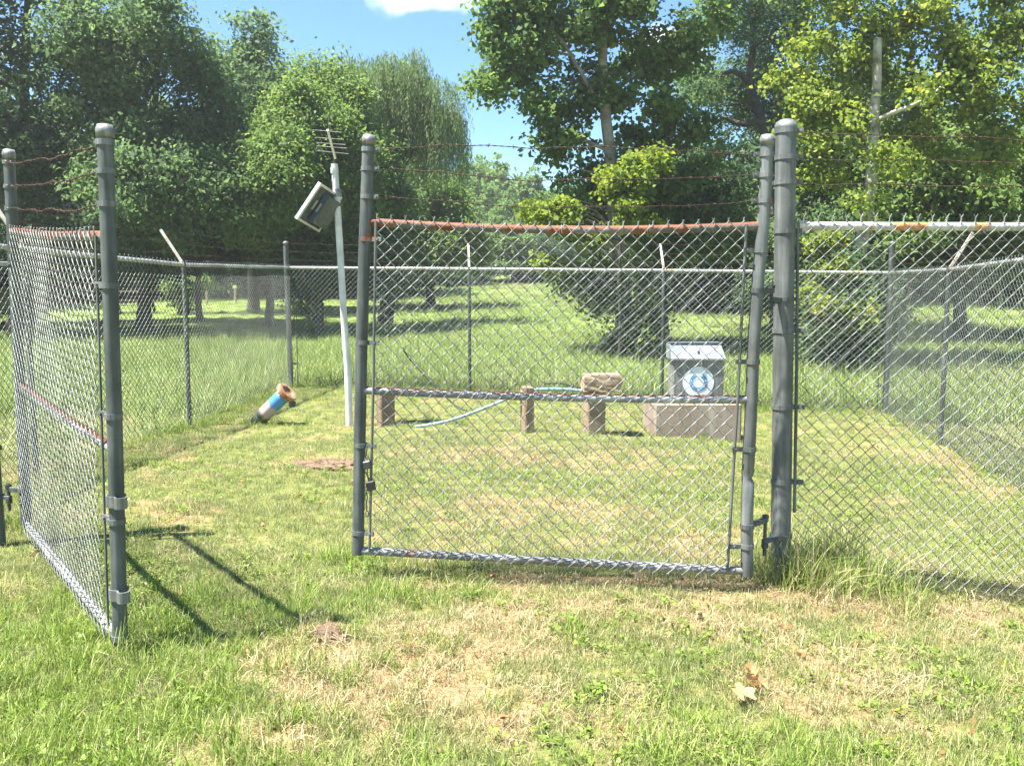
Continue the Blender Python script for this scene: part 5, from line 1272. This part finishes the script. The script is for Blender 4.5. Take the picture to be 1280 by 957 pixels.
finish('lawn_grass', x, y, short, 'short mown grass with dry patches covering the compound and the foreground', .75, 1.35, sel=sel, zs=.6 + .9 * fbm(x * 2.3, y * 2.3, 81, 3), tilt=.18)
# straw litter
straw = [tuft(22, .06, .03, .11, .0028, 1.0, 300 + i, 'grass', 2, flat=1.5, name='straw') for i in range(5)]
def pr_straw(x, y): d = dryness(x, y); return np.clip(d * 1.3 - .12, .04, 1)
xa, ya = scatter(-5, 5, 1.9, 5.4, 420, pr_straw); xb, yb = scatter(-7, 7, 5.4, 12, 130, pr_straw); x = np.concatenate([xa, xb]); y = np.concatenate([ya, yb])
print('straw', len(x)); finish('straw_litter', x, y, straw, 'dry straw litter lying in the worn tan patches', .7, 1.4, dry=np.full(len(x), 1.1), tilt=.2)
# long foreground grass on the left and along the fence feet
longg = [tuft(26, .05, .045, .12, .0034, 1.5, 400 + i, 'grass_long', 3, name='long_tuft') for i in range(6)]
def seg_d(x, y, a, b_):
    a = np.array([a[0], a[1]]); b_ = np.array([b_[0], b_[1]]); ab = b_ - a; t = np.clip(((x - a[0]) * ab[0] + (y - a[1]) * ab[1]) / (ab @ ab), 0, 1)
    return np.hypot(x - a[0] - t * ab[0], y - a[1] - t * ab[1])
def pr_long(x, y):
    n = fbm(x * 1.6 + 9, y * 1.6, 91, 3)
    left_ = np.clip((-.55 - x) / .5, 0, 1) * np.clip((4.6 - y) / .6, 0, 1) * (.55 + .6 * n)
    front_ = np.clip((3.05 - y) / .5, 0, 1) * np.clip((n - .35) * 2.2, 0, .8)
    tufts_ = .9 * (bump(x, y, -.62, 3.5, .2) + bump(x, y, .55, 2.9, .18) + bump(x, y, 1.0, 2.75, .25) + bump(x, y, -.62, 4.4, .16) + bump(x, y, .3, 3.9, .12) + .6 * bump(x, y, -.3, 4.6, .3) + bump(x, y, -.85, 5.0, .18))
    fences = .5 * np.exp(-(seg_d(x, y, R4, RP1) / .12) ** 2) + .5 * np.exp(-(seg_d(x, y, RP1, CR) / .12) ** 2) + .8 * np.exp(-(seg_d(x, y, L3, LP1) / .2) ** 2) + .9 * np.exp(-(seg_d(x, y, LP1, CL) / .25) ** 2) + .9 * np.exp(-(seg_d(x, y, CL, CR) / .2) ** 2)
    objs = .9 * (bump(x, y, q0_.x, q0_.y, .25) + bump(x, y, pc.x, YQ2 - .03, .3) * .4)
    patch = np.clip((n - .6) * 2.0, 0, .25)
    return bare(x, y) * np.clip(left_ + front_ + tufts_ + fences + objs + patch, 0, 1)
xa, ya = scatter(-5, 5, 1.9, 5.4, 330, pr_long); xb, yb = scatter(-7, 7, 5.4, 15, 120, pr_long); x = np.concatenate([xa, xb]); y = np.concatenate([ya, yb])
print('long', len(x)); finish('long_grass', x, y, longg, 'longer green grass at the lower left and along the fence feet', .6, 1.25, dry=dryness(x, y) * .45)
# brown bits of leaf and bark in the turf
lit = [weed(5, 700 + i, 'leaf_dry') for i in range(3)]
x, y = scatter(-4, 5, 2.0, 8, 9, lambda x, y: .3 + dryness(x, y))
finish('leaf_litter', x, y, lit, 'scattered brown leaf bits lying in the short grass', .7, 1.6, tilt=.5)
# tall weeds round the thick post
tall = [tuft(26, .09, .16, .40, .0042, 1.2, 500 + i, 'grass_long', 4, name='tall_tuft') for i in range(5)]
xs = []; ys = []
for (px, py, r_, n) in ((985, 735, .07, 7), (1005, 715, .13, 34), (1045, 728, .18, 30), (1085, 740, .16, 16), (955, 728, .06, 4), (1130, 760, .12, 4), (1015, 700, .12, 12), (8, 660, .12, 12), (45, 668, .1, 5), (162, 825, .05, 2)):
    g = gnd(px, py)
    for _ in range(n): xs.append(g.x + rng.normal() * r_); ys.append(g.y + rng.normal() * r_ * .7)
x = np.array(xs); y = np.array(ys)
finish('tall_weeds', x, y, tall, 'clump of tall weeds and grass round the foot of the thick gate post', .55, 1.05, dry=rng.uniform(.0, .75, len(x)), tilt=.22)
# meadow outside
mead = [tuft(48, .17, .12, .32, .009, 1.5, 600 + i, 'grass_field', 3, name='meadow_tuft') for i in range(6)]
def inside(x, y):
    return (y < np.interp(x, [CL.x, CR.x], [CL.y + .15, CR.y + .15])) & (x > np.interp(y, [4.9, LP1.y, CL.y], [-4.1, LP1.x - .1, CL.x - .1])) & (x < np.interp(y, [4.6, RP1.y, CR.y], [3.9, RP1.x + .3, CR.x + .2]))
def pr_m(x, y): return np.where(inside(x, y), 0, np.where((x > 3.5) & (y < 11), .0, np.where((x < 0) & (y < 10.5) & (x > -6), .1, .55 + .6 * fbm(x * .6, y * .6, 95, 3))))
xa, ya = scatter(-22, 22, 8, 24, 26, pr_m); xb, yb = scatter(-40, 40, 24, 62, 9, pr_m); x = np.concatenate([xa, xb]); y = np.concatenate([ya, yb]); print('meadow', len(x))
zs = np.where(y < 20, .6 + .9 * fbm(x * .5, y * .5, 96, 3), .8) * np.where((x < -4.2) & (y > 20), .35, 1) * np.where((y > 15.5) & (x > -4), .8, 1)
finish('meadow_grass', x, y, mead, 'uncut meadow grass sloping up beyond the back fence', .8, 1.4, dry=np.clip((fbm(x * .25, y * .25, 97, 3) - .5) * 1.2, 0, .4), zs=zs)

# ------------------------------------------------------------------ far things beyond the left fence
cbase = gp(-28, 25.5); car = empty('parked_car', cbase, 'dark parked car in the shade at the left edge, mostly behind the open gate leaf', 'car')
cy0, cx0, cz0 = cbase.y, cbase.x, cbase.z
prof = [(-2.1, .35), (-2.1, .85), (-1.9, 1.0), (-1.25, 1.08), (-.6, 1.5), (.9, 1.5), (1.55, 1.05), (2.1, .95), (2.15, .35)]
n = len(prof); V = [(cx0 + .1 * 0 + s * (.85 if z < 1.1 else .68), cy0 + yv, cz0 + z) for s in (-1, 1) for (yv, z) in prof]
fs = [tuple(range(n))[::-1], tuple(range(n, 2 * n))] + [(i, (i + 1) % n, n + (i + 1) % n, n + i) for i in range(n)]
MB().add(V, fs).build('body', M['car'], car)
for s in (-1, 1):
    MB().add([(cx0 + s * .82, cy0 - .95, cz0 + 1.12), (cx0 + s * .70, cy0 - .5, cz0 + 1.45), (cx0 + s * .70, cy0 + .8, cz0 + 1.45), (cx0 + s * .82, cy0 + 1.25, cz0 + 1.12)], [(0, 1, 2, 3)]).build('side_window', M['glass'], car)
    for yv in (-1.35, 1.35):
        MB().lathe((cx0 + s * .66, cy0 + yv, cz0 + .32), (s, 0, 0), [(0, .2), (0, .31), (.04, .33), (.18, .33), (.21, .31), (.21, .19), (.19, .17), (.19, .05)], 18).build('wheel', M['black'], car)
    MB().box((cx0 + s * .68, cy0 - 2.1, cz0 + .78), (.12, .03, .08), None, .01).build('tail_light', M['blue'] if False else M['rail_rust'], car)
MB().add([(cx0 - .62, cy0 - 1.27, cz0 + 1.12), (cx0 + .62, cy0 - 1.27, cz0 + 1.12), (cx0 + .56, cy0 - .69, cz0 + 1.47), (cx0 - .56, cy0 - .69, cz0 + 1.47)], [(0, 1, 2, 3)]).build('rear_window', M['glass'], car)
MB().box((cx0 + .35, cy0 - 2.12, cz0 + .80), (.13, .012, .055)).build('number_plate', M['chrome'], car)
MB().box((cx0, cy0 - 2.12, cz0 + .48), (.82, .06, .08), None, .02).build('bumper', M['car'], car)

tb = gp(164, 31); t_ = empty('picnic_table', tb, 'dark picnic table under the trees beyond the left fence', 'table')
for k in range(4): MB().box((tb.x + .0, tb.y - .27 + k * .18, tb.z + .76), (.85, .08, .02)).build('top_plank', M['pale_wood'] if k == 0 else M['dark_wood'], t_)  # front plank paler than the rest: sunlight on the top put into its colour
for s in (-1, 1):
    MB().box((tb.x, tb.y + s * .7, tb.z + .45), (.85, .13, .02)).build('bench_seat', M['dark_wood'], t_)
    for e in (-1, 1):
        a, b_ = Vector((tb.x + e * .6, tb.y + s * .62, tb.z)), Vector((tb.x + e * .6, tb.y + s * .2, tb.z + .74)); d = (b_ - a).normalized()
        MB().box((a + b_) / 2, (.045, .03, (b_ - a).length / 2), ((1, 0, 0), Vector((1, 0, 0)).cross(d) * -1, d)).build('leg', M['dark_wood'], t_)
fp_l = ['thin dark stake in the sunlit strip left of the left fence line post', 'thin dark stake just left of the left fence line post', 'pale stake right of the left fence line post', 'pale stake at the shade edge near the corner post']
for i, (px, yb_, yt_, m_, Y) in enumerate(((182, 398, 378, 'dark_wood', 30), (225.5, 397, 372, 'dark_wood', 30), (260, 388, 371, 'pale_wood', 35), (295.5, 388, 372, 'pale_wood', 35))):
    g = gp(px, Y); h = at(px, yt_, Y).z - g.z; mbx = MB(); mbx.tube([g - Vector((0, 0, .2)), g + Vector((.01, 0, h * .5)), g + Vector((0, 0, max(h, .6)))], [.05, .045, .04], 8)
    single('wooden_stake', mbx, M[m_], g, fp_l[i], 'stake', 'stakes beyond the left fence')

for o in bpy.data.objects:
    if '_w' in o: del o['_w']
hz = MB(); hz.box((0, 30, 11), (60, 45, 14.2)); ho = hz.build('haze', M['black']); tag(ho, 'thin warm haze in the air over the meadow', kind='stuff')
hm = bpy.data.materials.new('haze'); hm.use_nodes = True; ht = hm.node_tree; ht.nodes.clear()
vo = ht.nodes.new('ShaderNodeOutputMaterial'); vp = ht.nodes.new('ShaderNodeVolumePrincipled'); vp.inputs['Color'].default_value = (.93, .97, .95, 1); vp.inputs['Density'].default_value = .0012; vp.inputs['Anisotropy'].default_value = .3
ht.links.new(vp.outputs[0], vo.inputs['Volume']); ho.data.materials.clear(); ho.data.materials.append(hm)
print('tris', sum(sum(len(p.vertices) - 2 for p in m.polygons) * 0 + len(m.loops) - 2 * len(m.polygons) for m in {o.data for o in bpy.data.objects if o.type == 'MESH'}))
